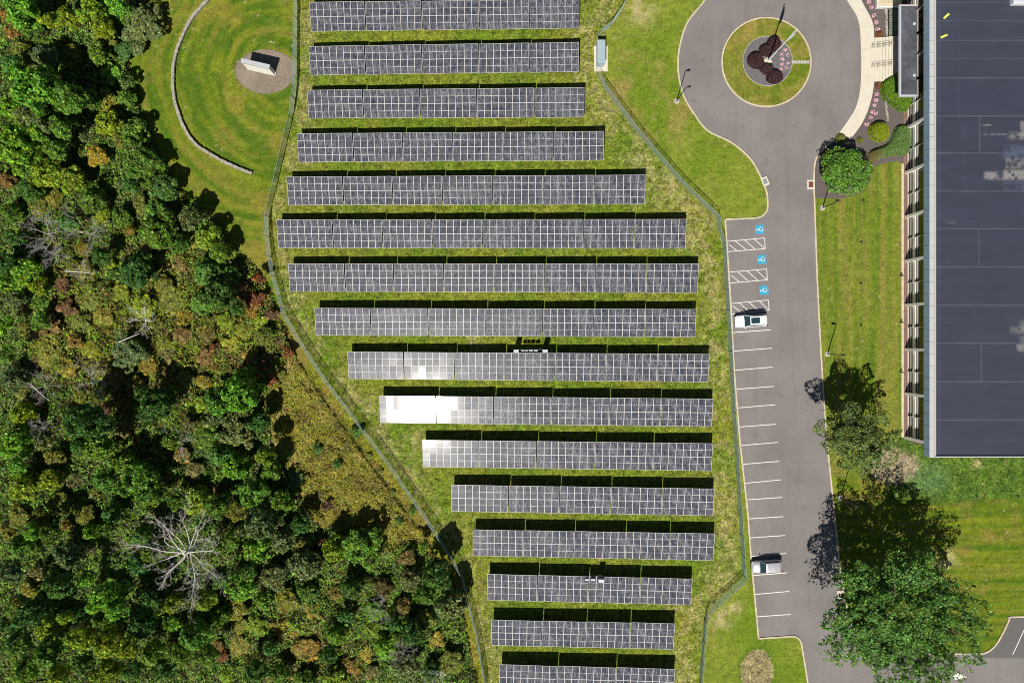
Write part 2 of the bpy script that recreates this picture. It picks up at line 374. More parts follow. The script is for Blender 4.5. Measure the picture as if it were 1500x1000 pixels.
ROAD_W3 = [(1111, 934.5), (1150, 932), (1164, 931.5), (1172, 938), (1175, 950), (1183, 1000), (1188, 1040)]
ROAD_E = [(1222, -40), (1241.5, 0), (1258, 29), (1262, 66), (1262, 121), (1256, 154), (1245, 175), (1230.5, 194), (1214, 211), (1199, 226), (1193, 242), (1192, 271), (1193, 300), (1197, 414), (1203, 528), (1208.5, 612), (1214, 675), (1223, 761), (1230.5, 831), (1236, 864), (1241, 892), (1253, 924), (1277, 946), (1312, 955), (1380, 957), (1430, 956.5), (1445, 954.5), (1458, 944), (1470, 924), (1478, 907), (1483, 903), (1560, 903)]
rw = smooth(ROAD_W, 6); rw3 = smooth(ROAD_W3, 5); re_ = smooth(ROAD_E, 6)
ROAD = rw + ROAD_W2[1:-1] + rw3 + [(1560, 1040)] + re_[::-1]

# ------------------------------------------------------------------ the ground: one sheet, albedo per region
def build_ground():
    inner_x = np.arange(-82, 82.01, 0.28); inner_y = np.arange(-57, 57.01, 0.28)
    ext = np.array([3, 8, 20, 50, 120, 300, 800.])
    xs = np.concatenate([-82-ext[::-1], inner_x, 82+ext]); ys = np.concatenate([-57-ext[::-1], inner_y, 57+ext])
    X, Y = np.meshgrid(xs, ys); px = X*10+750; py = 500-Y*10
    nx, ny = len(xs), len(ys)
    n1 = vnoise(px, py, 60, 1, 5, .6); n2 = vnoise(px, py, 14, 2, 4, .7); n3 = vnoise(px, py, 25, 3, 4, .65); n4 = vnoise(px, py, 130, 4, 3); n5 = vnoise(px, py, 7, 5, 3, .8)
    def C3(c): return np.array(c)[None, None, :]*np.ones(px.shape+(1,))
    def mix(a, b, t): t = np.clip(t, 0, 1)[..., None]; return a*(1-t)+b*t
    green = C3((.115, .178, .014)); lime = C3((.155, .19, .016)); straw = C3((.38, .32, .145)); olive = C3((.165, .19, .02)); deep = C3((.06, .115, .012)); tan = C3((.24, .19, .06))
    col = mix(green, olive, sst(.35, .65, n1)); col = mix(col, lime, sst(.55, .75, n3)*.6)
    # solar field: straw coloured wear at the row ends and beside the fences
    dw = pldist(px, py, FENCE_W); de = np.minimum(pldist(px, py, FENCE_E), pldist(px, py, FENCE_N))
    dry = np.clip(.75*np.exp(-((dw-14)/14)**2)+.9*np.exp(-((de-20)/20)**2), 0, 1)
    for (cx, cy, r) in ((1010, 350, 20), (1022, 475, 22), (1040, 560, 22), (1052, 620, 20), (1060, 720, 26), (990, 262, 30), (950, 290, 20), (420, 440, 30), (420, 330, 16), (600, 650, 20), (890, 175, 18), (1000, 880, 22), (870, 115, 14), (1010, 975, 26), (440, 240, 18), (705, 940, 26), (545, 600, 16), (700, 500, 18)):
        dry = np.maximum(dry, 1.0*np.exp(-(np.hypot(px-cx, py-cy)/r)**2))
    fieldmask = (n5*.5+n2*.25+n3*.25)
    col = mix(col, straw, sst(.44, .58, fieldmask)*dry*.62)
    col = mix(col, tan, sst(.5, .7, n2)*.2)
    wheel = np.exp(-((dw-12)/1.6)**2)+np.exp(-((dw-24)/1.6)**2)
    col = mix(col, C3((.13, .11, .045)), wheel*sst(.3, .6, n3)*.5)
    # mown lawn round the monument, bands concentric with the stone wall
    lawn = inpoly(px, py, [(250, -200)]+[(p[0]+0, p[1]) for p in FENCE_W]+[(640, 850), (380, 560), (200, 300), (180, 100)]) & (py < 470) & (px < 440)
    left = inpoly(px, py, [(-3000, -3000)]+[(436, -3000)]+FENCE_W+[(714, 3000), (-3000, 3000)])
    rr = np.hypot(px-405, py-105)+18*(vnoise(px, py, 70, 8, 2)-.5)
    band = .5+.5*np.sin(rr/3.4)*sst(.2, .6, vnoise(px, py, 60, 9, 2)); band2 = .5+.5*np.sin(rr/11.5+1)
    lw = mix(C3((.075, .13, .008)), C3((.185, .205, .016)), (band*.5+band2*.28+.12))
    th = np.arctan2(py-105, px-405); stk = vnoise(rr*1.1, th*13, 9, 12, 2, .5)
    lw = mix(lw, C3((.20, .155, .035)), sst(.54, .7, stk)*.5); lw = mix(lw, C3((.055, .11, .008)), sst(.5, .36, stk)*.7)
    lw = mix(lw, C3((.21, .175, .03)), sst(.55, .72, n1)*.8); lw = mix(lw, C3((.07, .13, .008)), sst(.6, .8, 1-n1)*.7*band2)
    lw = mix(lw, C3((.2, .165, .05)), sst(.6, .8, n2)*.4)
    col = np.where((left & (py < 545))[..., None], lw*np.array([1.06, 1.12, 1.0]), col)
    # mown strip outside the lower fence
    strip = mix(C3((.16, .17, .015)), C3((.2, .16, .03)), sst(.4, .7, n3))
    col = np.where((left & (py >= 440) & (dw < 20))[..., None], strip, col)
    far = left & (py >= 545) & (dw >= 20); col = np.where(far[..., None], C3((.13, .12, .02)), col)
    md = inpoly(px, py, MEADOW)
    mcol = mix(C3((.20, .17, .02)), C3((.13, .11, .02)), sst(.4, .62, n2)); mcol = mix(mcol, C3((.22, .15, .04)), sst(.5, .7, n3)*.8)
    col = np.where(md[..., None], mcol, col)
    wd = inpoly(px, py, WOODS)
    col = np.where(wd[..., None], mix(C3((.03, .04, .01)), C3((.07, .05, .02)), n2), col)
    # lawns east of the fence
    right = ~left & inpoly(px, py, [(931, -3000), (931, -25), (918, 0), (909, 18), (894, 40), (873, 66), (872, 104)]+FENCE_E[1:]+[(1022, 3000), (4000, 3000), (4000, -3000)])
    v = .5+.5*np.sin((px+ (py-400)*.02)/3.3); v2 = .5+.5*np.sin(px/9.0+2)
    rl = mix(C3((.13, .185, .015)), C3((.19, .215, .028)), sst(.35, .65, n1)); rl = mix(rl, C3((.26, .2, .06)), sst(.5, .75, n3*.5+n4*.5)*.9)
    east = (px > 1190) & (py < 700)
    rl = np.where(east[..., None], mix(rl, mix(C3((.095, .15, .012)), C3((.20, .19, .03)), v*.6+v2*.4), .65*np.ones_like(px)), rl)
    ste = vnoise(px*1.6, py/14, 9, 13, 3, .6); rl = np.where(east[..., None], mix(mix(rl, C3((.21, .165, .045)), sst(.52, .7, ste)*.6), C3((.07, .13, .01)), sst(.48, .34, ste)*.5), rl)
    south = (px > 1225) & (py >= 700); hb = .5+.5*np.sin((py+px*.03)/2.6); hb2 = .5+.5*np.sin(py/10+1)
    rl = np.where(south[..., None], mix(mix(C3((.075, .135, .008)), C3((.18, .19, .014)), hb*.6+hb2*.4), C3((.21, .165, .035)), sst(.5, .68, n3*.6+n1*.4)), rl)
    sts = vnoise(px/14, py*1.6, 9, 14, 3, .6); rl = np.where(south[..., None], mix(mix(rl, C3((.2, .165, .035)), sst(.55, .7, sts)*.5), C3((.055, .115, .008)), sst(.48, .34, sts)*.55), rl)
    hill = (px > 1300) & (py > 640) & (py < 733+3*np.sin(px/30)+6*(n3-.5))
    rl = np.where(hill[..., None], mix(C3((.055, .105, .014)), C3((.09, .145, .02)), sst(.3, .7, n2)), rl)
    edge = np.hypot((px-1360)/40, (py-700)/26); rl = mix(rl, C3((.10, .17, .06)), sst(1.2, .4, edge)*.7*(px > 1325))
    dirt = np.hypot((px-1305)/38, (py-682)/30)+.6*(n3-.5); rl = mix(rl, C3((.30, .23, .155)), sst(1.15, .7, dirt+.35*(n5-.5))*.9)
    for (cx, cy, r) in ((1385, 820, 14), (1055, 905, 16), (1432, 680, 6), (1075, 890, 9), (940, 12, 22)):
        rl = mix(rl, straw, sst(.3, .6, n2)*np.exp(-(np.hypot(px-cx, py-cy)/r)**2)*1.3)
    tear = np.hypot((px-1109)/24, (py-985)/36)-.2*(n2-.5); rl = mix(rl, C3((.27, .21, .11))*(0.6+.8*n2[..., None]), sst(1.02, .95, tear))
    rl = mix(rl, C3((.08, .14, .01)), sst(1.35, 1.05, tear)*sst(.95, 1.02, tear)*.7)
    col = np.where(right[..., None], rl*np.array([1.03, 1.09, 1.0]), col)
    # a few light leaves and worn spots everywhere on the grass
    sp = RNG.random(px.shape) > .9975; col = np.where((sp & ~wd)[..., None], C3((.33, .27, .14)), col)
    grain = np.where(left & (py < 545), .45, 1.0); grain = np.where(right, .5, grain); grain = np.where(md | wd, 1.0, grain)
    grain = np.where(right & ((tear < 1) | hill), 1.0, grain)
    V = np.stack([X, Y, np.zeros_like(X)], -1).reshape(-1, 3)
    idx = np.arange(nx*ny).reshape(ny, nx)
    F = np.stack([idx[:-1, :-1], idx[:-1, 1:], idx[1:, 1:], idx[1:, :-1]], -1).reshape(-1, 4)
    me = bpy.data.meshes.new('ground'); me.vertices.add(len(V)); me.vertices.foreach_set('co', V.reshape(-1).astype(np.float32))
    me.loops.add(F.size); me.loops.foreach_set('vertex_index', F.reshape(-1).astype(np.int32))
    me.polygons.add(len(F)); me.polygons.foreach_set('loop_start', np.arange(0, F.size, 4, dtype=np.int32)); me.update(calc_edges=True)
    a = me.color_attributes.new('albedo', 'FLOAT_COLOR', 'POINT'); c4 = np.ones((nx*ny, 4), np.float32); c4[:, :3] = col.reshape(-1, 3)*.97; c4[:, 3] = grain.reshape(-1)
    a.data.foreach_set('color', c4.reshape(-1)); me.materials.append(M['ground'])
    tag(link('ground', me), kind='structure', label='grassy ground with mown lawns and a rough field')
build_ground()

# ------------------------------------------------------------------ roads, kerbs, markings
def struct(name, mb, m, label=None):
    return tag(mb.build(name, m), label, kind='structure')
struct('road', MB().poly(G(ROAD), .004), M['asphalt'], 'grey asphalt drive with roundabout and parking bays')
struct('car_park', MB().poly(G([(1426, 963), (1430, 957), (1445, 954.5), (1458, 944), (1470, 924), (1478, 907), (1483, 903), (1560, 903), (1560, 964)]), .008), M['asphalt_dark'], 'darker asphalt of the corner car park')
for nm, pts in (('kerb', G(rw)), ('kerb', G(ROAD_W2)), ('kerb', G(rw3)), ('kerb', G([p for p in re_ if p[1] > 203 or p[0] < 1200]))):
    struct(nm, MB().strip(pts, .22, 0, .12), M['kerb'])
ICX, ICY = 1122.3, 91.5
def circ(cx, cy, r, n=64, ry=None, wob=0.0, seed=0):
    ry = r if ry is None else ry; rr = random.Random(seed); ph = [rr.uniform(0, 6.28) for _ in range(4)]
    return [(cx+r*math.cos(t)*(1+wob*sum(math.sin(t*(k+2)+ph[k])/(k+1) for k in range(4))), cy+ry*math.sin(t)*(1+wob*sum(math.sin(t*(k+2)+ph[k])/(k+1) for k in range(4)))) for t in [2*math.pi*i/n for i in range(n)]]
def lawn_island():
    pts = G(circ(ICX, ICY, 64)); mb = MB(); me_pts = pts
    # rings so that the lawn can carry its own colour patches
    rings = 40; segs = 120; V = []; F = []; Cc = []
    c = P(ICX, ICY)
    for i in range(rings+1):
        for j in range(segs):
            r = 6.42*i/rings; t = 2*math.pi*j/segs; V.append((c.x+r*math.cos(t), c.y+r*math.sin(t), .02+.1*(i > 0)))
    V = np.array(V); V[:, 2] = .11
    for i in range(rings):
        for j in range(segs):
            k = (j+1) % segs; F.append((i*segs+j, (i+1)*segs+j, (i+1)*segs+k, i*segs+k))
    me = bpy.data.meshes.new('island_lawn'); me.from_pydata([tuple(v) for v in V], [], F); me.update()
    px = V[:, 0]*10+750; py = 500-V[:, 1]*10
    n1 = vnoise(px, py, 22, 21, 4, .6); n2 = vnoise(px, py, 7, 22, 3); left_ = sst(1150, 1070, px)
    t = np.clip(sst(.38, .62, n1)*.6+left_*.45*n2*1.6, 0, 1)[:, None]
    col = (1-t)*np.array([[.12, .17, .012]])+t*np.array([[.27, .215, .05]])
    a = me.color_attributes.new('albedo', 'FLOAT_COLOR', 'POINT'); c4 = np.ones((len(V), 4), np.float32); c4[:, :3] = col; c4[:, 3] = .4; a.data.foreach_set('color', c4.reshape(-1))
    tag(link('island_lawn', me, M['ground']), 'round lawn in the middle of the roundabout', kind='structure')
lawn_island()
struct('kerb', MB().strip(G(circ(ICX, ICY, 65, 96)), .2, 0, .15, closed=True), M['kerb'])
struct('planting_bed', MB().poly(G(circ(1124, 90, 36, 64)), .125), M['grey_gravel'], 'round grey gravel bed in the island')
struct('bed_edging', MB().strip(G(circ(1124, 90, 36.2, 64)), .07, .11, .16, closed=True), M['concrete_grey'])
mb = MB()
for i in range(6): mb.box(P(1161.5+i*4.4, 91.2, .14), (.40, .44, .06), rz=random.uniform(-.05, .05))
struct('stepping_path', mb, M['concrete_grey'], 'short flagstone path across the island lawn')
# walkway
WO = smooth([(1247, -40), (1261, 0), (1277.5, 33), (1279.8, 60), (1279.8, 120), (1273, 156), (1261, 183), (1245.4, 204)], 6)
WI = smooth([(1220.5, -40), (1240, 0), (1256.5, 29), (1260.5, 66), (1260.5, 121), (1254.5, 154), (1243.5, 174), (1229.5, 194)], 6)
struct('walkway', MB().poly(G(WO+WI[::-1]), 0, .13), M['concrete'], 'curved pale concrete walkway round the drive')
mb = MB()
for i in range(4, len(WO), 5): mb.strip(G([WO[i], WI[i]]), .025, .134)
struct('walkway_joints', mb, M['concrete_grey'])
BED = [(1262, -40), (1262.5, 0)] + [p for p in WO if p[1] > 0][::1] + [(1231.5, 195), (1215, 212), (1200, 226), (1194, 240), (1193, 290), (1200, 291), (1212, 290), (1235, 291), (1262, 282), (1272, 266), (1282, 243), (1300, 238), (1318, 236), (1321, 244), (1327, 245), (1335, 245), (1335, -40)]
struct('mulch_bed', MB().poly(G(BED), .006), M['mulch'], 'dark mulch bed along the entrance front')

def line(a, b, w, m, name='parking_line', z=.012, label=None):
    return struct(name, MB().strip(G([a, b]), w, z), m, label)
for a, b in (((1073, 487), (1129, 483)), ((1075.4, 514), (1130.5, 509.8)), ((1077.3, 542), (1131.6, 537.5)), ((1079.2, 569.8), (1133.5, 565.6)), ((1081, 597), (1135.4, 592.6)), ((1083, 625), (1137, 621)), ((1085.5, 652.2), (1139.4, 647.4)), ((1087.5, 679.6), (1141.4, 675.2)), ((1090.4, 707.5), (1143.6, 702.3)), ((1092.3, 731.7), (1145.4, 728)), ((1094.8, 759.5), (1147.3, 756.2)), ((1096.7, 787.4), (1149.8, 783.7)), ((1098.5, 814.9), (1151.7, 809.8)), ((1101, 842.4), (1152.8, 838.4)), ((1105.8, 869.9), (1156, 865.5)), ((1109.9, 902.5), (1158.3, 899.2)), ((1483.5, 958), (1502, 918)), ((1520, 958), (1538, 918))):
    line(a, b, .11, M['paint'])
def z8(x, y): return (1060+x/5, 300+y/5)
for segs in ([((30, 268), (300, 243)), ((300, 243), (304, 322)), ((304, 322), (30, 343)), ((40, 290), (95, 335)), ((85, 265), (165, 328)), ((155, 260), (230, 325)), ((222, 250), (300, 318))],
             [((40, 493), (315, 470)), ((315, 470), (320, 550)), ((320, 550), (45, 572)), ((55, 515), (115, 565)), ((105, 492), (180, 558)), ((172, 485), (250, 552)), ((240, 478), (315, 548))],
             [((55, 722), (328, 697)), ((328, 697), (333, 772)), ((333, 772), (62, 798)), ((68, 740), (125, 785)), ((115, 718), (180, 775)), ((185, 713), (250, 770)), ((262, 705), (330, 768))]):
    mb = MB()
    for i, (a, b) in enumerate(segs): mb.strip(G([z8(*a), z8(*b)]), .10, .012+.0005*i)
    struct('hatched_marking', mb, M['paint'])
for k, (cx, cy) in enumerate(((1113, 336), (1116, 380), (1119, 425))):
    c = P(cx, cy); rz = rad(4)
    o = empty('accessible_marking', (c.x, c.y, 0), rz, ('blue wheelchair square nearest the roundabout', 'middle one of the three blue wheelchair squares', 'blue wheelchair square nearest the white car')[k], 'painted sign', 'blue accessible parking squares')
    MB().strip([(-.65, 0), (.65, 0)], 1.3, .012).build('blue_square', M['blue_paint'], o)
    mb = MB(); ring = [(.16+.27*math.cos(t), .27*math.sin(t)) for t in [rad(115+i*24) for i in range(13)]]
    mb.strip(ring, .075, .017); mb.strip([(-.36, -.06), (-.12, -.06)], .13, .018); mb.strip([(-.3, -.02), (-.24, .2)], .06, .019)
    mb.strip([(.02, .18), (.16, .44)], .07, .0195); mb.disc((-.5, -.07, .015), .09, .004, 12)
    mb.build('wheelchair_symbol', M['paint'], o)
mb = MB(); mb.strip(G([(1390, 988.5), (1412, 991)]), .25, .012); mb.poly(G([(1399, 983), (1416, 991.5), (1398, 995)]), .013)
tag(mb.build('arrow_marking', M['paint']), 'worn white painted arrow on the road beside the large tree', 'road marking')
# dark crack lines and tar joints
mb = MB()
for pts in ([(1108, 320), (1140, 321), (1165, 322), (1192, 321)], [(1124, 443), (1150, 440), (1178, 441), (1197, 439)], [(1150, 680), (1180, 676), (1213, 677)], [(1205, 800), (1165, 835), (1150, 845)], [(1040, 150), (1060, 138), (1078, 128)], [(1160, 470), (1166, 620), (1174, 760), (1186, 900)], [(1170, 200), (1178, 212), (1176, 230)], [(1128, 290), (1150, 296), (1190, 298)]):
    mb.strip(G([(a+random.uniform(-1, 1), b+random.uniform(-1, 1)) for a, b in smooth(pts, 7)]), .035, .010)
struct('asphalt_cracks', mb, M['asphalt_dark'])
def drain(x, y, w, h, rz, gm, label, gr):
    c = P(x, y); o = empty('storm_drain', (c.x, c.y, 0), rz, label, 'drain')
    MB().box((0, 0, .07), (w, h, .12)).build('surround', M['concrete'], o)
    mb = MB(); mb.box((0, 0, .136), (w*gr, h*gr, .015))
    for i in range(5): mb.box((-w*gr*.4+w*gr*.2*i, 0, .15), (.03, h*gr*.95, .015))
    mb.build('grate', gm, o)
drain(1120.5, 266, .95, 1.3, rad(22), M['steel'], 'tilted pale drain with grey grate at the kerb bend', .6)
drain(1187.5, 270.5, 1.1, 1.35, 0, M['rust'], 'pale square drain with rusty cover below the round tree', .62)
drain(1232, 871, 1.1, 1.4, rad(5), M['concrete_grey'], 'square concrete drain at the edge of the largest tree', .6)

# ------------------------------------------------------------------ solar tables
TILT = rad(14.05); HN, HS = 1.98, 0.92
ROLL = rad(1.5)
def module_proto():
    w, l, t, fr = 1.012, 2.03, .04, .033
    mb = MB()
    mb.box((0, l/2-fr/2, 0), (w, fr, t)); mb.box((0, -l/2+fr/2, 0), (w, fr, t))
    mb.box((w/2-fr/2, 0, 0), (fr, l-2*fr, t)); mb.box((-w/2+fr/2, 0, 0), (fr, l-2*fr, t))
    nfr = len(mb.f); mb.box((0, 0, -.002), (w-2*fr, l-2*fr, t-.012))
    me = mb.mesh('solar_module'); me.materials.append(M['alu']); me.materials.append(M['cells'])
    for i in range(nfr, len(me.polygons)): me.polygons[i].material_index = 1
    return me
MODULE = module_proto()
_tab = {}
def frame_meshes(n, L):
    if n in _tab: return _tab[n]
    rails = MB()
    for yy in (-1.6, -.45, .45, 1.6): rails.box((0, yy, -.09), (L, .06, .1))
    post = MB(); post.box((0, 0, 0), (.1, .12, 1))
    _tab[n] = (rails.mesh('purlins'), post.mesh('post')); return _tab[n]
ORD = ['first', 'second', 'third', 'fourth', 'fifth', 'sixth', 'seventh', 'eighth', 'ninth', 'tenth', 'eleventh', 'twelfth', 'thirteenth', 'fourteenth', 'fifteenth', 'sixteenth']
# (edges along the upper side), y upper left/right, y lower left/right : photo pixels of the row outline
ROWS = [([453.5, 535, 618, 702, 775.5, 849], 3, -1, 46.5, 42),
 ([452.6, 534.8, 618, 701.5, 775.4, 848.6], 67.8, 62, 110.4, 105.6),
 ([450.2, 531.8, 615.2, 698.3, 782.7, 856.3], 131.9, 128.2, 173.6, 172.3),
 ([435.2, 517.4, 590, 663.4, 737, 810.9, 885], 195.6, 192.3, 237.7, 235.2),
 ([420.3, 502.7, 575, 648, 721.5, 795.7, 870.5, 945.3], 259, 256.1, 300.6, 299.3),
 ([405.4, 487.6, 560.2, 632.9, 706.5, 780.6, 854.6, 929.4, 1005.2], 321.6, 321, 363.4, 364),
 ([422.4, 505.3, 576.8, 650.1, 723.8, 797.3, 872.1, 946.6, 1023.1], 386.1, 386.2, 426.8, 428.8),
 ([461, 542.9, 627, 710.7, 794.8, 869.4, 944.5, 1019.5], 451, 452.7, 490.9, 493.7),
 ([509, 591.6, 665.4, 738.4, 812.6, 887.4, 963, 1038.6], 515, 518.4, 554.6, 559.4),
 ([555.4, 638.6, 722.8, 807.2, 892.6, 967.8, 1044], 579.2, 583.8, 619, 624.6),
 ([618.2, 701.6, 785.8, 871.4, 957.2, 1043.6], 644, 649, 683.6, 689.2),
 ([660.4, 744.8, 819.5, 894.6, 969.8, 1045.8], 709.7, 715.4, 748.5, 754.8),
 ([692, 766.2, 840.5, 916, 981.3, 1046.3], 775.3, 781, 813.5, 820.4),
 ([712.9, 787, 861.8, 937.5, 1013.5], 840.3, 847.2, 878.3, 885.2),
 ([719, 793.4, 858, 923, 988], 907.4, 912.4, 944.4, 950.4),
 ([731, 815.6, 902, 988], 972.6, 979, 1010.5, 1017)]
mrng = random.Random(5)
for ri, (xs, nl, nr, sl, sr) in enumerate(ROWS):
    for ti in range(len(xs)-1):
        x0, x1 = xs[ti], xs[ti+1]
        f = lambda x, a, b: a+(b-a)*(x-xs[0])/(xs[-1]-xs[0])
        a = P(x0, f(x0, nl, nr), HN); b = P(x1, f(x1, nl, nr), HN)
        c = P(x0, f(x0, sl, sr), HS); d = P(x1, f(x1, sl, sr), HS)
        mid = (a+b+c+d)/4; u = ((b-a)+(d-c)); u.z = 0; u.normalize()
        L = (b-a).length-.10; D = abs(((a+b)/2-(c+d)/2).dot(Vector((-u.y, u.x, 0))))/math.cos(TILT)
        n = max(5, round(L/1.02)); sx = L/n; sy = D/2
        where = 'leftmost' if ti == 0 else ('rightmost' if ti == len(xs)-2 else ORD[ti]+' from left')
        extra = ''
        if (ri, ti) == (9, 0): lab = 'glaring white panel table at the left end of the tenth row'
        elif (ri, ti) == (9, 1): lab = 'half glaring second panel table of the tenth row from the top'
        elif ri == 15 and True: lab = '%s solar panel table in the bottom row cut by the photo edge' % where
        elif ri == 0: lab = '%s solar panel table in the topmost row at the photo edge' % where
        else: lab = '%s solar panel table in the %s row from the top' % (where, ORD[ri])
        t = empty('solar_table', (mid.x, mid.y, 0), math.atan2(u.y, u.x), lab, 'solar panel', 'solar panel tables in parallel rows')
        zc = (HN+HS)/2; R = Euler((TILT, 0, 0)).to_matrix()
        roll = ROLL+mrng.gauss(0, rad(.12)); tl = TILT+mrng.gauss(0, rad(.12))
        R4 = Matrix.Rotation(roll*-1, 4, 'Y') @ Matrix.Rotation(tl, 4, 'X')
        rails, post = frame_meshes((n, round(sx, 2)), L)
        o = link('purlins', rails, M['steel'], t); o.matrix_local = Matrix.Translation((0, 0, zc)) @ R4
        for k in range(3):
            xx = (-.36+.36*k)*L; 
            for yy in (-1.0, 1.05):
                top = zc+yy*math.sin(TILT)-.16; p = link('post', post, M['steel'], t); p.location = (xx, yy, top/2); p.scale = (1, 1, top)
        for i in range(n):
            for j in range(2):
                o = link('solar_module', MODULE, None, t)
                jit = Matrix.Rotation(mrng.gauss(0, rad(.16)), 4, 'X') @ Matrix.Rotation(mrng.gauss(0, rad(.2)), 4, 'Y')
                o.matrix_local = Matrix.Translation((0, 0, zc)) @ R4 @ Matrix.Translation(((i+.5)*sx-L/2, (j-.5)*sy, 0)) @ jit @ Matrix.Diagonal((sx/1.02, sy/2.04, 1, 1))

# inverter racks behind two of the rows
def rack(x, y, cabs, invs, lab):
    c = P(x, y); o = empty('inverter_rack', (c.x, c.y, 0), 0, lab, 'electrical rack')
    xs_ = [k[0] for k in cabs+invs]; x0, x1 = min(xs_)-.3, max(xs_)+.3
    mb = MB()
    for xx in (x0, (x0+x1)/2, x1): mb.box((xx, .1, .9), (.08, .08, 1.8))
    for zz in (.7, 1.7): mb.box(((x0+x1)/2, .155, zz), (x1-x0, .03, .06))
    mb.build('rack_frame', M['steel'], o)
    for xx, w, d, h in cabs:
        b = MB().box((xx, -.05, h/2+.25), (w, d, h-.25)).build('cabinet', M['cabinet'], o)
        MB().box((xx, -.05-d/2-.012, h/2+.25), (w-.08, .02, h-.35)).build('cabinet_door', M['cabinet'], b)
    for xx, w, d, h in invs:
        MB().box((xx, -.02, h-.3), (w, d, .6)).build('inverter', M['cabinet'], o)
rack(776, 513, [(-2.0, .72, .34, 2.75), (2.15, .72, .34, 2.75)], [(-1.05, .5, .16, 2.35), (-.5, .4, .16, 2.35), (.1, .55, .2, 2.38), (.82, .55, .2, 2.38)], 'white inverter rack with two cabinets behind the ninth panel row')
rack(868, 842, [(1.0, .8, .4, 2.75)], [(-1.0, .5, .2, 2.35), (-.15, .6, .22, 2.38)], 'white inverter rack with one cabinet behind the fourteenth panel row')

# ------------------------------------------------------------------ chain link fences
def fence(pts, lab, hgt=2.3, step=2.9):
    g = G(pts); base = P(*pts[0])
    o = empty('chain_link_fence', (g[0][0], g[0][1], 0), 0, lab, 'fence', 'green chain link fences round the solar field')
    ox, oy = g[0]; L_ = [0.0]
    for a, b in zip(g[:-1], g[1:]): L_.append(L_[-1]+math.hypot(b[0]-a[0], b[1]-a[1]))
    def at(s):
        s = min(max(s, 0), L_[-1])
        for i in range(len(g)-1):
            if s <= L_[i+1]:
                t = (s-L_[i])/max(L_[i+1]-L_[i], 1e-6); return (g[i][0]+(g[i+1][0]-g[i][0])*t-ox, g[i][1]+(g[i+1][1]-g[i][1])*t-oy)
        return (g[-1][0]-ox, g[-1][1]-oy)
    # mesh of crossing wires, each a thin three sided rod
    tot = L_[-1]; sp = .105; r = .0042; V = []; n = int(tot/sp)
    nv = []; F = []
    for k in range(n):
        for d in (1, -1):
            s0 = k*sp; s1 = s0+d*(hgt-.05)
            if s1 < 0 or s1 > tot: continue
            steps = 3; prev = None
            for q in range(steps+1):
                t = q/steps; p = at(s0+(s1-s0)*t); z = .05+(hgt-.05)*t; p2 = at(s0+(s1-s0)*t+.01); tx, ty = p2[0]-p[0], p2[1]-p[1]; m_ = math.hypot(tx, ty) or 1; tx /= m_; ty /= m_
                i = len(nv); nv += [(p[0]+tx*r*1.3, p[1]+ty*r*1.3, z), (p[0]-tx*r*1.3, p[1]-ty*r*1.3, z), (p[0]-ty*r*1.6, p[1]+tx*r*1.6, z+r)]
                if prev is not None:
                    for e in range(3): F.append((prev+e, prev+(e+1) % 3, i+(e+1) % 3, i+e))
                prev = i
    me = bpy.data.meshes.new('wire_mesh'); me.from_pydata(nv, [], F); me.update(); link('wire_mesh', me, M['wire'], o)
    mb = MB()
    for a, b in zip(g[:-1], g[1:]): mb.tube((a[0]-ox, a[1]-oy, hgt), (b[0]-ox, b[1]-oy, hgt), .028, n=5)
    mb.build('top_rail', M['wire'], o)
    mb = MB(); mb.tube((0, 0, 0), (0, 0, hgt+.12), .04, n=6); mb.disc((0, 0, hgt+.12), .05, .05, 6, r2=.3)
    pm = mb.mesh('post'); k = int(tot/step)
    for i in range(k+1):
        p = at(i*tot/k); link('post', pm, M['steel'], o, (p[0], p[1], 0))
fence(FENCE_W, 'long green chain link fence between the solar field and the woods')
fence(FENCE_E, 'green chain link fence between the solar field and the parking bays')
fence(FENCE_N, 'short green chain link fence running up from the transformer box')

# transformer box on its pad
c = P(880, 86.5)
o = empty('transformer_box', (c.x, c.y, 0), 0, 'pale blue grey transformer box on a white concrete pad', 'transformer')
MB().box((0, 0, .08), (2.0, 3.7, .16)).build('pad', M['concrete'], o)
MB().box((-.12, .42, 1.06), (1.1, 3.3, 1.8)).build('body', M['transformer'], o)
mb = MB(); mb.box((-.12, .42, 1.985), (1.16, 3.36, .05)); mb.box((-.12, -1.0, 2.03), (.5, .4, .04)); mb.build('lid', M['transformer'], o)
mb = MB()
for k in range(4): mb.box((-.675, -.8+.82*k, 1.05), (.012, .74, 1.5))
mb.build('doors', M['fascia'], o)

# ------------------------------------------------------------------ monument and stone wall on the west lawn
struct('gravel_patch', MB().poly(G(circ(389, 105, 42.5, 60, 32, .02, 3)), .008), M['gravel'], 'oval brown gravel patch round the monument')
mb_e = MB().strip(G(circ(389, 105, 43, 60, 32.5, .02, 3)), .10, 0, .05, closed=True)
struct('gravel_edging', mb_e, M['gravel'])
a = P(363, 101.5); b = P(402.5, 110.5); mid = (a+b)/2; rz = math.atan2(b.y-a.y, b.x-a.x); Lm = (b-a).length
o = empty('monument_wall', (mid.x, mid.y, 0), rz, 'long white freestanding monument wall on the oval gravel patch', 'monument')
MB().box((0, .27, 1.5), (Lm, .52, 3.0)).build('wall_slab', M['wallwhite'], o)
MB().box((0, .27, 3.06), (Lm+.1, .60, .12)).build('cap', M['coping'], o)
mb = MB()
for k in range(9): mb.box((-Lm/2+.35+k*(Lm-.7)/8, -.005, 2.72), (.22, .03, .12))
mb.build('dark_inset_blocks', M['black'], o)
mb = MB(); mb.box((0, -.06, .08), (Lm+.1, .12, .16)); mb.box((Lm/2+.1, .2, .1), (.16, .5, .2)); mb.build('plinth', M['concrete_grey'], o)
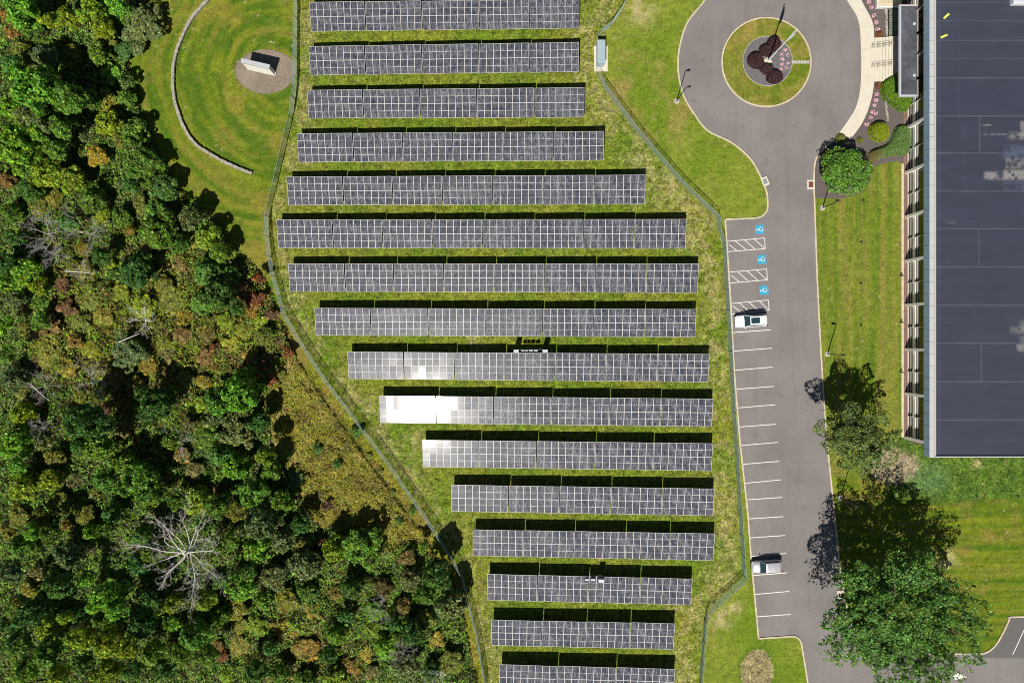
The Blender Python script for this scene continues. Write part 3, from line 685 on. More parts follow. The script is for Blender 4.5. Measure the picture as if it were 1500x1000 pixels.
WALL = smooth([(318, -30), (306, 0), (283, 27), (266, 60), (257, 88), (254.5, 115), (256, 140), (261, 162), (272, 190), (288, 212), (310, 227), (340, 243), (370, 255)], 8)
o = empty('stone_wall', tuple(P(254.5, 115)), 0, 'low curved fieldstone wall sweeping through the west lawn', 'stone wall')
g = [(p[0]-o.location.x, p[1]-o.location.y) for p in G(WALL)]
MB().strip(g, .36, 0, .42).build('wall_core', M['stone'], o)
mb = MB(); r_ = random.Random(3)
for (x0, y0), (x1, y1) in zip(g[:-1], g[1:]):
    L1 = math.hypot(x1-x0, y1-y0); k = max(1, int(L1/.42))
    for i in range(k):
        t = (i+.5)/k; mb.box((x0+(x1-x0)*t+r_.uniform(-.03, .03), y0+(y1-y0)*t+r_.uniform(-.03, .03), .46+r_.uniform(0, .05)), (L1/k*.94, .42+r_.uniform(-.07, .07), .1), rz=math.atan2(y1-y0, x1-x0)+r_.uniform(-.08, .08))
mb.build('capstones', M['stone'], o)
# fallen twig on the lawn
mb = MB(); c = P(398, 62); mb.tube((c.x-.4, c.y+.15, .05), (c.x+.1, c.y, .07), .04); mb.tube((c.x+.1, c.y, .07), (c.x+.6, c.y-.2, .05), .035, .015); mb.tube((c.x+.1, c.y, .07), (c.x, c.y+.35, .05), .02, .01)
tag(mb.build('fallen_branch', M['deadwood']), 'small fallen branch on the lawn above the gravel patch', 'branch')

# ------------------------------------------------------------------ lamps
def lamp(x, y, label, hgt=6.9, ang=-.6):
    c = P(x, y); o = empty('street_lamp', (c.x, c.y, 0), 0, label, 'street lamp', 'black lamp posts beside the drive')
    MB().disc((0, 0, 0), .38, .14, 20).build('base', M['concrete_grey'], o)
    mb = MB(); mb.tube((0, 0, .14), (0, 0, hgt), .085, .055, 8); mb.build('pole', M['black'], o)
    mb = MB(); dx, dy = math.cos(ang), math.sin(ang); mb.tube((0, 0, hgt), (dx*.35, dy*.35, hgt+.05), .04, n=6); mb.build('arm', M['black'], o)
    mb = MB(); mb.box((dx*.45, dy*.45, hgt+.05), (.55, .28, .14), rz=ang, taper=.8); mb.build('lamp_head', M['black'], o)
lamp(991, 148.5, 'black lamp post with white base left of the roundabout', ang=.2)
lamp(1204.8, 304.5, 'black lamp post just below the round bushy tree', ang=math.pi)
lamp(1212, 518.5, 'black lamp post above the sparse tree by the road', ang=math.pi)
lamp(1230.6, 729, 'black lamp post between the two road side trees', ang=math.pi)
c0 = P(1410, 899); lamp(1410, 899, 'black lamp post on the lawn right of the largest tree', hgt=6.6, ang=-.4)
# small ground lights on the east lawn
for i, (x, y) in enumerate(((1261, 355), (1261, 415.5), (1260.5, 477), (1263.5, 294), (1430, 727), (1491, 727.5))):
    c = P(x, y); o = empty('ground_light', (c.x, c.y, 0), .4*i, ('small dark ground light second from top on the east lawn', 'small dark ground light third from top on the east lawn', 'small dark ground light lowest on the east lawn', 'small dark ground light right of the round bushy tree', 'left small dark spotlight below the building', 'right small dark spotlight below the building')[i], 'ground light', 'small dark lights in the grass')
    MB().disc((0, 0, 0), .09, .1, 10).build('stake', M['black'], o); MB().box((.03, 0, .17), (.28, .16, .15)).build('light_head', M['black'], o)

# ------------------------------------------------------------------ flagpole on the island
c = P(1124, 90.5); o = empty('flagpole', (c.x, c.y, 0), 0, 'tall white flagpole standing in the roundabout island', 'flagpole')
MB().box((0, 0, .2), (.95, .95, .2), rz=.5).box((0, 0, .33), (.6, .6, .08), rz=.5).build('pedestal', M['concrete'], o)
MB().tube((0, 0, .3), (0, 0, 13.0), .12, .05, 10).build('pole', M['white'], o)
MB().disc((0, 0, 13.0), .1, .12, 10, r2=.5).build('finial', M['yellow'], o)
def droop(z0, z1, w, lab, mm):
    V = []; F = []; n = 14; m_ = 9
    for i in range(n+1):
        t = i/n; z = z1+(z0-z1)*t
        for j in range(m_):
            s = j/(m_-1); V.append((.07+w*s*(.35+.65*math.sin(t*2.6+.4)), .16*math.sin(s*9+t*3)*s, z-.25*s*t))
    for i in range(n):
        for j in range(m_-1): F.append((i*m_+j, i*m_+j+1, (i+1)*m_+j+1, (i+1)*m_+j))
    me = bpy.data.meshes.new('flag'); me.from_pydata(V, [], F); me.update(); q = link('flag', me, mm); q.location = (c.x, c.y, 0)
    md_ = q.modifiers.new('thick', 'SOLIDIFY'); md_.thickness = .02; tag(q, lab, 'flag')
droop(12.6, 8.6, .26, 'limp pale flag hanging near the top of the flagpole', M['flag'])

# ------------------------------------------------------------------ office building
bo = empty('office_building', (57.5, 0, 0), 0, 'long office building with dark flat roof and white piers', 'building')
BX = 57.5; YS = P(0, 669.5, 7.5).y; YN = 62.0; XE = 110.0; ZR = 7.5
def bpart(name, mb, m, parent=None): 
    q = mb.build(name, m); q.parent = parent or bo
    if parent is None: q.matrix_parent_inverse = Matrix.Translation((-BX, 0, 0))
    else: q.matrix_parent_inverse = Matrix.Identity(4)
    return q
def wbox(mb, x0, x1, y0, y1, z0, z1): return mb.box(((x0+x1)/2, (y0+y1)/2, (z0+z1)/2), (x1-x0, y1-y0, z1-z0))
YW = P(0, 641).y  # last pier
bpart('wall', wbox(wbox(MB(), BX+.5, BX+.8, YS+1.6, YN, 0, .35), BX+.8, XE, YS+1.2, YS+1.6, 0, 5.8), M['brick'])
bpart('soffit', wbox(MB(), BX+.02, XE, YS+.05, YN, 5.72, 5.8), M['frame'])
bpart('fascia', wbox(wbox(MB(), BX, BX+.3, YS, YN, 5.8, ZR-.06), BX+.3, XE, YS, YS+.3, 5.8, ZR-.06), M['fascia'])
mb = MB()
y = YS+.9
while y < YN: wbox(mb, BX-.03, BX, y-.03, y+.03, 5.82, ZR-.1); y += 1.66
bpart('fascia_rib', mb, M['coping'])
mb = wbox(wbox(MB(), BX-.02, BX+.6, YS-.02, YN, ZR-.06, ZR+.02), BX+.6, XE, YS-.02, YS+.12, ZR-.06, ZR+.02)
cp = bpart('coping', mb, M['coping'])
mb = MB(); y = YS+.9
while y < YN: wbox(mb, BX-.01, BX+.59, y-.015, y+.015, ZR+.02, ZR+.024); y += 1.66
bpart('coping_joint', mb, M['black'], cp).matrix_parent_inverse = Matrix.Identity(4)
mb = wbox(wbox(MB(), BX+.62, BX+.74, YS+.2, YN, ZR-.1, ZR+.10), BX+.80, BX+.90, YS+.3, YN, ZR-.1, ZR+.0)
bpart('gravel_stop', mb, M['frame'])
bpart('parapet', wbox(MB(), BX+.9, XE, YS+.12, YS+.28, ZR-.3, ZR+.02), M['black'])
# roof with its seams, each seam and scuff part of the membrane
def roof():
    xs = np.concatenate([np.arange(BX+.9, 80, .08), [86, 98, 109.9]]); ys = np.arange(YS+.28, YN, .08)
    X, Y = np.meshgrid(xs, ys); kz = ZR-.1; px = X/(1-kz/H)*10+750; py = 500-Y/(1-kz/H)*10
    base = np.array([.033, .038, .060]); col = np.ones(px.shape+(3,))*base
    col *= (1+.18*(vnoise(px, py, 40, 41, 4)-.5))[..., None]
    topm = sst(150, 60, py)*.35; col = col*(1-topm[..., None])+np.array([.047, .055, .075])*topm[..., None]
    seam = np.array([.095, .10, .125])
    br = vnoise(px, py, 18, 42, 3)
    for sy_, am in ((4, .5), (30.5, .5), (59.5, .7), (86.5, .4), (114.5, .95), (170, .95), (224.5, .9), (280, .8), (335, .85), (391, .8), (447, .75), (502.5, .8), (559, .8), (615, .8)):
        m_ = np.exp(-((py-sy_)/.75)**2)*am*(.55+.7*br); col = col*(1-m_[..., None])+seam*m_[..., None]
    for sx_, y0, y1, am in ((1435, 170, 224, .9), (1434, 335, 391, .6), (1437.5, 502, 559, .7), (1376, 0, 670, .35), (1404, 0, 180, .15), (1414, 180, 280, .2)):
        m_ = np.exp(-((px-sx_)/.7)**2)*am*((py > y0) & (py < y1)); col = col*(1-m_[..., None])+seam*m_[..., None]
    scuff = np.array([.26, .25, .235]); blue = np.array([.075, .095, .15])
    def patch(x0, x1, y0, y1, c_, am, soft=5, ns=5):
        nonlocal col
        m_ = sst(x0-soft, x0+soft, px)*sst(x1+soft, x1-soft, px)*sst(y0-soft, y0+soft, py)*sst(y1+soft, y1-soft, py)*am*sst(.2, .6, vnoise(px, py, ns, 43, 3))
        col = col*(1-m_[..., None])+c_*m_[..., None]
    patch(1470, 1510, 214, 232, blue, .8); patch(1473, 1510, 232, 247, scuff, .45, 2); patch(1470, 1510, 249, 263, scuff, .8, 3); patch(1442, 1470, 252, 263, scuff, .7, 3, 9)
    patch(1478, 1510, 195, 203, scuff, .6); patch(1494, 1510, 178, 205, scuff, .6, 2, 9); patch(1440, 1475, 196, 198, scuff, .5, 1); patch(1439, 1452, 182.5, 184.5, scuff, .8, 1); patch(1470, 1510, 264, 280, blue, .5)
    patch(1480, 1510, 478, 488, scuff, .35, 4); patch(1493, 1510, 470, 515, scuff, .3, 5, 9); patch(1385, 1400, 325, 327, scuff, .3, 2); patch(1489, 1510, 504, 514, scuff, .5, 1)
    nx, ny = len(xs), len(ys); V = np.stack([X, Y, np.full_like(X, kz)], -1).reshape(-1, 3); idx = np.arange(nx*ny).reshape(ny, nx)
    F = np.stack([idx[:-1, :-1], idx[:-1, 1:], idx[1:, 1:], idx[1:, :-1]], -1).reshape(-1, 4)
    me = bpy.data.meshes.new('roof'); me.vertices.add(len(V)); me.vertices.foreach_set('co', V.reshape(-1).astype(np.float32))
    me.loops.add(F.size); me.loops.foreach_set('vertex_index', F.reshape(-1).astype(np.int32)); me.polygons.add(len(F)); me.polygons.foreach_set('loop_start', np.arange(0, F.size, 4, dtype=np.int32)); me.update(calc_edges=True)
    a = me.color_attributes.new('albedo', 'FLOAT_COLOR', 'POINT'); c4 = np.ones((nx*ny, 4), np.float32); c4[:, :3] = col.reshape(-1, 3); a.data.foreach_set('color', c4.reshape(-1)); me.materials.append(M['roof'])
    q = link('roof', me); q.parent = bo; q.matrix_parent_inverse = Matrix.Translation((-BX, 0, 0))
roof()
piers = [641-64.6*i for i in range(12)]
for i, yp in enumerate(piers):
    yy = P(0, yp).y
    if yp < 150: pass
    elif i == 0: bpart('pier', wbox(MB(), BX, BX+1.2, yy-.22, yy+.22, 0, 5.8), M['wallwhite'])
    else: bpart('pier', wbox(MB(), BX, BX+.42, yy-.19, yy+.19, 0, 5.8), M['wallwhite'])
    if i == len(piers)-1: break
    y0 = yy+.22; y1 = P(0, piers[i+1]).y-.22; ym = (y0+y1)/2
    wbx = BX+.42
    w = bpart('lower_window', wbox(MB(), wbx+.1, wbx+.14, y0, y1, .3, 1.66), M['glass'])
    mb = wbox(wbox(wbox(MB(), wbx-.12, wbx+.1, y0, y1, .22, .30), wbx+.02, wbx+.1, y0, y1, .92, .99), wbx-.1, wbx+.1, ym-.05, ym+.05, .3, 1.66)
    bpart('window_frame', mb, M['frame'], w).matrix_parent_inverse = Matrix.Identity(4)
    bpart('spandrel', wbox(MB(), wbx-.02, wbx+.14, y0-.03, y1+.03, 1.68, 2.5), M['wallwhite'])
    w = bpart('upper_window', wbox(MB(), wbx+.1, wbx+.14, y0, y1, 2.5, 5.72), M['glass'])
    mb = wbox(wbox(MB(), wbx+.0, wbx+.1, y0, y1, 3.02, 3.12), wbx-.1, wbx+.1, ym-.05, ym+.05, 2.5, 5.72)
    bpart('window_frame', mb, M['frame'], w).matrix_parent_inverse = Matrix.Identity(4)
# strips at the foot of the wall
ya, yb = P(0, 240).y, P(0, 640).y
struct('kerb', wbox(MB(), 57.0, 57.34, yb, ya, 0, .12), M['kerb'], 'cream edging strip along the office wall')
struct('gravel_strip', wbox(MB(), 57.34, 57.98, yb, P(0, 120).y, 0, .03), M['brick'])
for i, y in enumerate((403.5, 472, 545)):
    c = P(1321.3, y, .5); o = empty('wall_light', (c.x, c.y, 0), 0, ('small black bollard light at the wall edging, %s one' % ('upper', 'middle', 'lower')[i]), 'bollard light', 'bollard lights along the office wall')
    MB().disc((0, 0, 0), .07, .6, 8).build('post', M['black'], o); MB().box((0, 0, .66), (.26, .2, .12)).build('light_head', M['black'], o)
# bits on the roof
for i, (x, y, r1) in enumerate(((1386.3, 23.8, .75), (1382.8, 53.3, .42))):
    c = P(x, y, ZR); o = tag(MB().box((0, 0, .08), (.95, .28, .12), rz=r1).box((.3, .12, .16), (.3, .1, .1), rz=r1).build('roof_walkway_pad', M['yellow']), ('upper', 'lower')[i]+' small yellow strip lying on the dark roof', 'yellow strip', 'yellow strips on the office roof'); o.location = (c.x, c.y, ZR-.1)
c = P(1500, -2, ZR+1); o = empty('roof_unit', (c.x, c.y, ZR-.1), 0, 'white box at the top right edge of the roof', 'roof unit')
MB().box((0, 0, .45), (2.6, 1.1, .9)).build('housing', M['white'], o); MB().box((0, 0, .93), (2.4, .9, .06)).build('cover', M['cabinet'], o)
# entrance canopy
CZ = 4.0
a = P(1317.5, 141.5, CZ); b = P(1347.5, 7, CZ); b.x = 57.42
co = empty('entrance_canopy', (a.x, a.y, 0), 0, 'flat dark canopy with white edges over the entrance steps', 'canopy')
x0, x1, y0, y1 = 0, b.x-a.x, 0, b.y-a.y
wbox(MB(), .26, x1-.03, .26, y1-.2, CZ-.3, CZ-.06).build('canopy_roof', mat('canopy_membrane', (.072, .078, .092), .6, nscale=.35, namt=.5, n2=(1.8, .25)), co)
mb = MB(); wbox(mb, 0, .26, 0, y1, CZ-.45, CZ); wbox(mb, .26, x1, 0, .26, CZ-.45, CZ); mb.build('canopy_edge', M['coping'], co)
mb = MB(); wbox(mb, .26, x1, y1-.2, y1, CZ-.45, CZ); mb.build('canopy_edge', M['frame'], co)
for yy in (.8, y1-.8):
    mb = MB(); mb.tube((2.2, yy, 0), (2.2, yy, CZ-.3), .1, n=10); mb.build('column', M['wallwhite'], co)
for xx, yy in ((x1-.35, y1-2.7), (x1-.35, 3.0)):
    mb = MB(); mb.disc((xx, yy, CZ-.055), .22, .06, 14); mb.disc((xx, yy, CZ), .1, .05, 10); mb.build('roof_drain', M['coping'], co)
# steps, railings, landing
a = P(1280, 120); b = P(1318, 56)
so = empty('entrance_steps', (a.x, a.y, 0), 0, 'pale concrete steps rising from the walkway to the entrance', 'steps')
n = 9; w = .37
for i in range(n):
    q = tag(wbox(MB(), i*w, (i+1)*w-.0, 0+.0*i, b.y-a.y, 0, .15+.1*i).build('step', M['concrete'], so))
    wbox(MB(), i*w+.0, i*w+.035, 0, b.y-a.y, .151+.1*i, .155+.1*i).build('nosing', M['concrete_grey'], q)
wbox(MB(), n*w, 5.4, -.0, b.y-a.y, 0, .15+.1*n).build('landing', M['concrete_grey'], so)
for k, yp in enumerate((70.5, 99)):
    base = P(1276, yp); ro = empty('handrail', (base.x, base.y, 0), rad(4), ('upper', 'lower')[k]+' steel handrail crossing the entrance steps', 'handrail', 'handrails of the entrance steps')
    mb = MB()
    for dy in (-.16, .16):
        mb.tube((0, dy, 1.0), (4.0, dy, 1.95), .022, n=5)
        mb.tube((0, dy, .6), (4.0, dy, 1.55), .016, n=5)
    mb.build('rail', M['railing'], ro)
    for j in range(6):
        pm = MB()
        for dy in (-.16, .16): pm.tube((j*.78, dy, .13+.1*j*.9), (j*.78, dy, 1.0+.186*j), .02, n=5)
        pm.tube((j*.78, -.16, 1.0+.186*j), (j*.78, .16, 1.0+.186*j), .016, n=5); pm.build('post', M['railing'], ro)
a = P(1283, 12); b = P(1312, -30)
lo = empty('raised_landing', (a.x, a.y, 0), 0, 'raised cream concrete landing at the top photo edge', 'landing')
wbox(MB(), 0, b.x-a.x+.6, 0, b.y-a.y, 0, .6).build('slab', mat('cream_concrete', (.62, .53, .36), .85, nscale=1, namt=.06), lo)
mb = MB(); wbox(mb, 0, 2.9, -.12, 0, 0, .7); wbox(mb, -.12, 0, -.12, b.y-a.y, 0, .7); mb.build('white_edge', M['white'], lo)
mb = MB()
for dy in (.4, .75): mb.tube((.3, dy, 1.5), (2.9, dy, 1.5), .02, n=5)
for j in range(7): mb.tube((.3+j*.42, .4, .6), (.3+j*.42, .75, 1.5), .016, n=4)
mb.build('railing', M['steel'], lo)
a = P(1301, 55); so2 = empty('slatted_planter_cover', (a.x, a.y, 0), 0, 'grey green slatted cover beside the upper flower bed', 'slatted cover')
mb = MB()
for j in range(16): wbox(mb, 0, 1.15, j*.255, j*.255+.2, .3, .36)
mb.build('slats', M['hatch'], so2)
mb = MB(); wbox(mb, 0, .08, 0, 4.1, 0, .298); wbox(mb, 1.07, 1.15, 0, 4.1, 0, .298); mb.build('frame', M['black'], so2)
def stone_row(pts, lab):
    g = G(pts); mb = MB(); r_ = random.Random(len(lab)); L1 = math.hypot(g[1][0]-g[0][0], g[1][1]-g[0][1]); k = int(L1/.3); th = math.atan2(g[1][1]-g[0][1], g[1][0]-g[0][0])
    o = empty('stone_edging', (g[0][0], g[0][1], 0), th, lab, 'stone edging', 'stone edgings in the mulch bed')
    for i in range(k): mb.box(((i+.5)*.3, r_.uniform(-.05, .05), .1), (.25+r_.uniform(-.05, .05), .3+r_.uniform(-.06, .12), .2+r_.uniform(0, .1)), rz=r_.uniform(-.2, .2))
    mb.build('stones', M['stone'], o)
stone_row([(1298.5, 56), (1297.5, 10)], 'ragged row of pale stones left of the slatted cover')
stone_row([(1299.5, 178), (1296.5, 148)], 'short row of pale stones below the lime shrub')

# ------------------------------------------------------------------ foliage
def crown_mesh(name, r, hz, seed, n, leaf, lobes, gap=.42, tint=.35, rough=.35, flat=.3, fs=1.0, spread=(.35, .62), lr=(.3, .46), fuzz=.13):
    rng = np.random.default_rng(seed); L_ = []
    L_.append((0, 0, hz*.10, r*.62, hz*.62))
    for i in range(lobes):
        t = 2*math.pi*(i+rng.random()*.8)/lobes; d = r*rng.uniform(*spread); z = rng.uniform(-.35, .3)*hz
        rr = r*rng.uniform(*lr); L_.append((d*math.cos(t), d*math.sin(t), z, rr, rr*rng.uniform(.65, 1.0)))
    w = np.array([l[3]**2 for l in L_]); w /= w.sum(); pick = rng.choice(len(L_), n, p=w); L_ = np.array(L_)[pick]
    d = rng.normal(size=(n, 3)); d[:, 2] = np.where(rng.random(n) < .8, np.abs(d[:, 2]), d[:, 2]); d /= np.linalg.norm(d, axis=1, keepdims=True)
    rad_ = 1-np.abs(rng.normal(0, fuzz, (n, 1)))
    pos = np.stack([L_[:, 0], L_[:, 1], L_[:, 2]], 1)+d*rad_*np.stack([L_[:, 3], L_[:, 3], L_[:, 4]], 1)
    off = seed*13.7; s = 1.7*fs
    nz = np.array([mnoise.noise(Vector((p[0]*s*.9+off, p[1]*s*.9, p[2]*s*.9))) for p in pos]); nf = np.array([mnoise.noise(Vector((p[0]*2.6*fs+off, p[1]*2.6*fs, p[2]*2.6*fs))) for p in pos])
    push = 1+rough*.5*nz; pos[:, :2] *= push[:, None]; pos[:, 2] += nz*rough*hz*.45
    keep = (nf*.6+nz*.5+.5+rng.normal(0, .1, n)) > gap*.9
    pos = pos[keep]; d = d[keep]; n = len(pos); nz = nz[keep]
    nr = d*.7+rng.normal(0, .55, (n, 3)); nr[:, 2] = np.abs(nr[:, 2])+flat
    V = leaves(pos, nr, leaf*rng.uniform(.6, 1.25, n), rng)
    b = np.clip(np.exp(rng.normal(-.08, tint*1.25, n))*(1+.3*nz), .25, 2.4)[:, None]; warm = rng.normal(0, .2, (n, 1))
    col = np.concatenate([b*(1+warm), b, b*(1-warm)], 1)
    return quads_mesh(name, V, np.clip(col, .05, 2.5), M['leaf'])
CR = {'S': [crown_mesh('crown', 1.0, .85, 100+i, 1000, .13, 5) for i in range(4)],
      'M': [crown_mesh('crown', 2.0, 1.7, 200+i, 3400, .18, 8, fs=.8, rough=.45) for i in range(4)],
      'L': [crown_mesh('crown', 3.5, 2.6, 300+i, 8500, .22, 14, gap=.46, rough=.55, fs=.6, spread=(.3, .78), lr=(.2, .36)) for i in range(4)],
      'D': [crown_mesh('crown', 2.0, 1.9, 400+i, 4600, .10, 7, gap=.2, rough=.15) for i in range(2)]}
CR['R'] = {'S': 1.0, 'M': 2.0, 'L': 3.5, 'D': 2.0}
def trunk_mesh(h, r, seed, limbs=6, spread=1.0):
    rr = random.Random(seed); mb = MB(); p = Vector((0, 0, 0)); n = 5; pts = [p]
    for i in range(n):
        p = p+Vector((rr.uniform(-.05, .05)*h, rr.uniform(-.05, .05)*h, h/n)); pts.append(p)
    for i in range(n): mb.tube(pts[i], pts[i+1], r*(1-i/n*.75), r*(1-(i+1)/n*.75), 7)
    for k in range(limbs):
        i = rr.randint(2, n-1); a = rr.uniform(0, 6.28); q = pts[i]; L1 = h*.28*spread*rr.uniform(.7, 1.2)
        e = q+Vector((math.cos(a)*L1, math.sin(a)*L1, L1*rr.uniform(.4, .9))); mb.tube(q, e, r*.35, r*.12, 5)
        for _ in range(2):
            a2 = a+rr.uniform(-.8, .8); mb.tube(e, e+Vector((math.cos(a2)*L1*.5, math.sin(a2)*L1*.5, L1*.35)), r*.13, r*.05, 4)
    return mb.mesh('trunk')
TR = {'S': trunk_mesh(1, .035, 1), 'M': trunk_mesh(1, .03, 2), 'L': trunk_mesh(1, .025, 3), 'D': trunk_mesh(1, .03, 4)}
COL = {'green': (.135, .255, .028), 'bright': (.17, .35, .028), 'dark': (.082, .18, .03), 'lime': (.23, .32, .02), 'olive': (.185, .205, .026), 'grey': (.155, .205, .065),
       'rust': (.225, .155, .042), 'red': (.25, .095, .038), 'gold': (.29, .25, .028), 'orange': (.275, .195, .032), 'maroon': (.17, .10, .045), 'teal': (.105, .245, .042), 'brown': (.19, .165, .045), 'yellow': (.27, .29, .024)}
WORDS = {'green': 'mid green', 'bright': 'bright green', 'dark': 'dark green', 'lime': 'lime green', 'olive': 'olive', 'grey': 'grey green', 'rust': 'rusty brown', 'red': 'red', 'gold': 'golden', 'orange': 'orange', 'maroon': 'maroon', 'teal': 'blue green', 'brown': 'brown', 'yellow': 'yellow'}
LAND = [(268, 810, 'the big white dead tree'), (60, 340, 'the grey bare tree'), (370, 430, 'the red tree by the fence'), (190, 105, 'the lawn edge notch'), (345, 580, 'the tall tree by the meadow'), (115, 625, 'the broad dark woods tree'),
        (50, 125, 'the tall upper left tree'), (525, 805, 'the round tree below the meadow'), (640, 850, 'the tree shading the fence'), (450, 955, 'the orange autumn tree'), (140, 20, 'the lime trees at the top'), (240, 290, 'the lawn corner of the woods'), (20, 985, 'the lower left corner'), (185, 515, 'the grey green autumn scrub tree'), (410, 600, 'the meadow edge'), (690, 990, 'the fence at the bottom')]
used = {}
def forest_label(x, y, r, c, kind):
    size = 'tiny' if r < 9 else ('small' if r < 14 else ('medium' if r < 22 else ('large' if r < 30 else 'very large')))
    ds = sorted(LAND, key=lambda l: math.hypot(l[0]-x, l[1]-y))
    for l in ds[:6]:
        dx, dy = x-l[0], y-l[1]
        if math.hypot(dx, dy) < 14: continue
        w = ('above' if dy < 0 else 'below') if abs(dy) > 1.8*abs(dx) else (('left of' if dx < 0 else 'right of') if abs(dx) > 1.8*abs(dy) else ('up left of' if dx < 0 and dy < 0 else 'up right of' if dy < 0 else 'down left of' if dx < 0 else 'down right of'))
        dist = 'just ' if math.hypot(dx, dy) < 45 else ('' if math.hypot(dx, dy) < 95 else 'well ')
        lab = '%s %s %s %s%s %s' % (size, WORDS[c], kind, dist, w, l[2])
        if lab not in used: used[lab] = 1; return lab
    lab = '%s %s %s in the woods, %d from left' % (size, WORDS[c], kind, int(x/10)); used[lab] = 1; return lab
frng = random.Random(42)
def tree(x, y, rpx, c, h=None, kind=None, grow=1.14, label=None, cls=None, group='trees and shrubs of the woods', name=None, sxy=(1, 1), vary=.22, cat=None, zs=1.0):
    r = rpx*.1*grow; h = h or rpx*.23+1.2; h = h*(1.0 if x < 170 or (y > 640 and x < 400) else .8) if h > 4 else h*.62
    if rpx > 8 and c in ('rust', 'orange', 'gold', 'olive', 'yellow', 'brown', 'maroon', 'red'): h = min(h, 1.9) if (340 < y < 640 and x < 330) else min(h*.8, 3.0)
    if cls is None: cls = 'S' if r < 1.45 else ('M' if r < 2.55 else 'L')
    if h is None: h = r*2.1+.7 if r < 1.3 else (r*2.3+1.2 if r < 2.3 else r*2.7+1.8)
    k = r/CR['R'][cls]*1.03; hm = {'S': .85, 'M': 1.7, 'L': 2.6, 'D': 1.9}[cls]; hz = min(h*.46, r*1.5); zs = hz/(hm*k)
    zc = h-hz; p = P(x, y, zc+hz*.4)
    kd = kind or ('shrub' if h < 3.2 else 'tree')
    o = empty(name or ('shrub' if kd != 'tree' else 'tree'), (p.x, p.y, 0), frng.uniform(0, 6.28) if sxy == (1, 1) else 0, label or forest_label(x, y, rpx, c, kd), cat or kd, group)
    cm = frng.choice(CR[cls]); q = link('crown', cm, None, o, (0, 0, zc)); q.scale = (k*sxy[0], k*sxy[1], k*zs)
    b = COL[c]; v = 1+frng.uniform(-vary, vary); w = frng.uniform(-.12, .12); q.color = (b[0]*v*(1+w), b[1]*v, b[2]*v*(1-w), 1)
    t = link('trunk', TR[cls], M['bark'], o); t.scale = (r*1.3, r*1.3, zc+hz*.35)
    return o
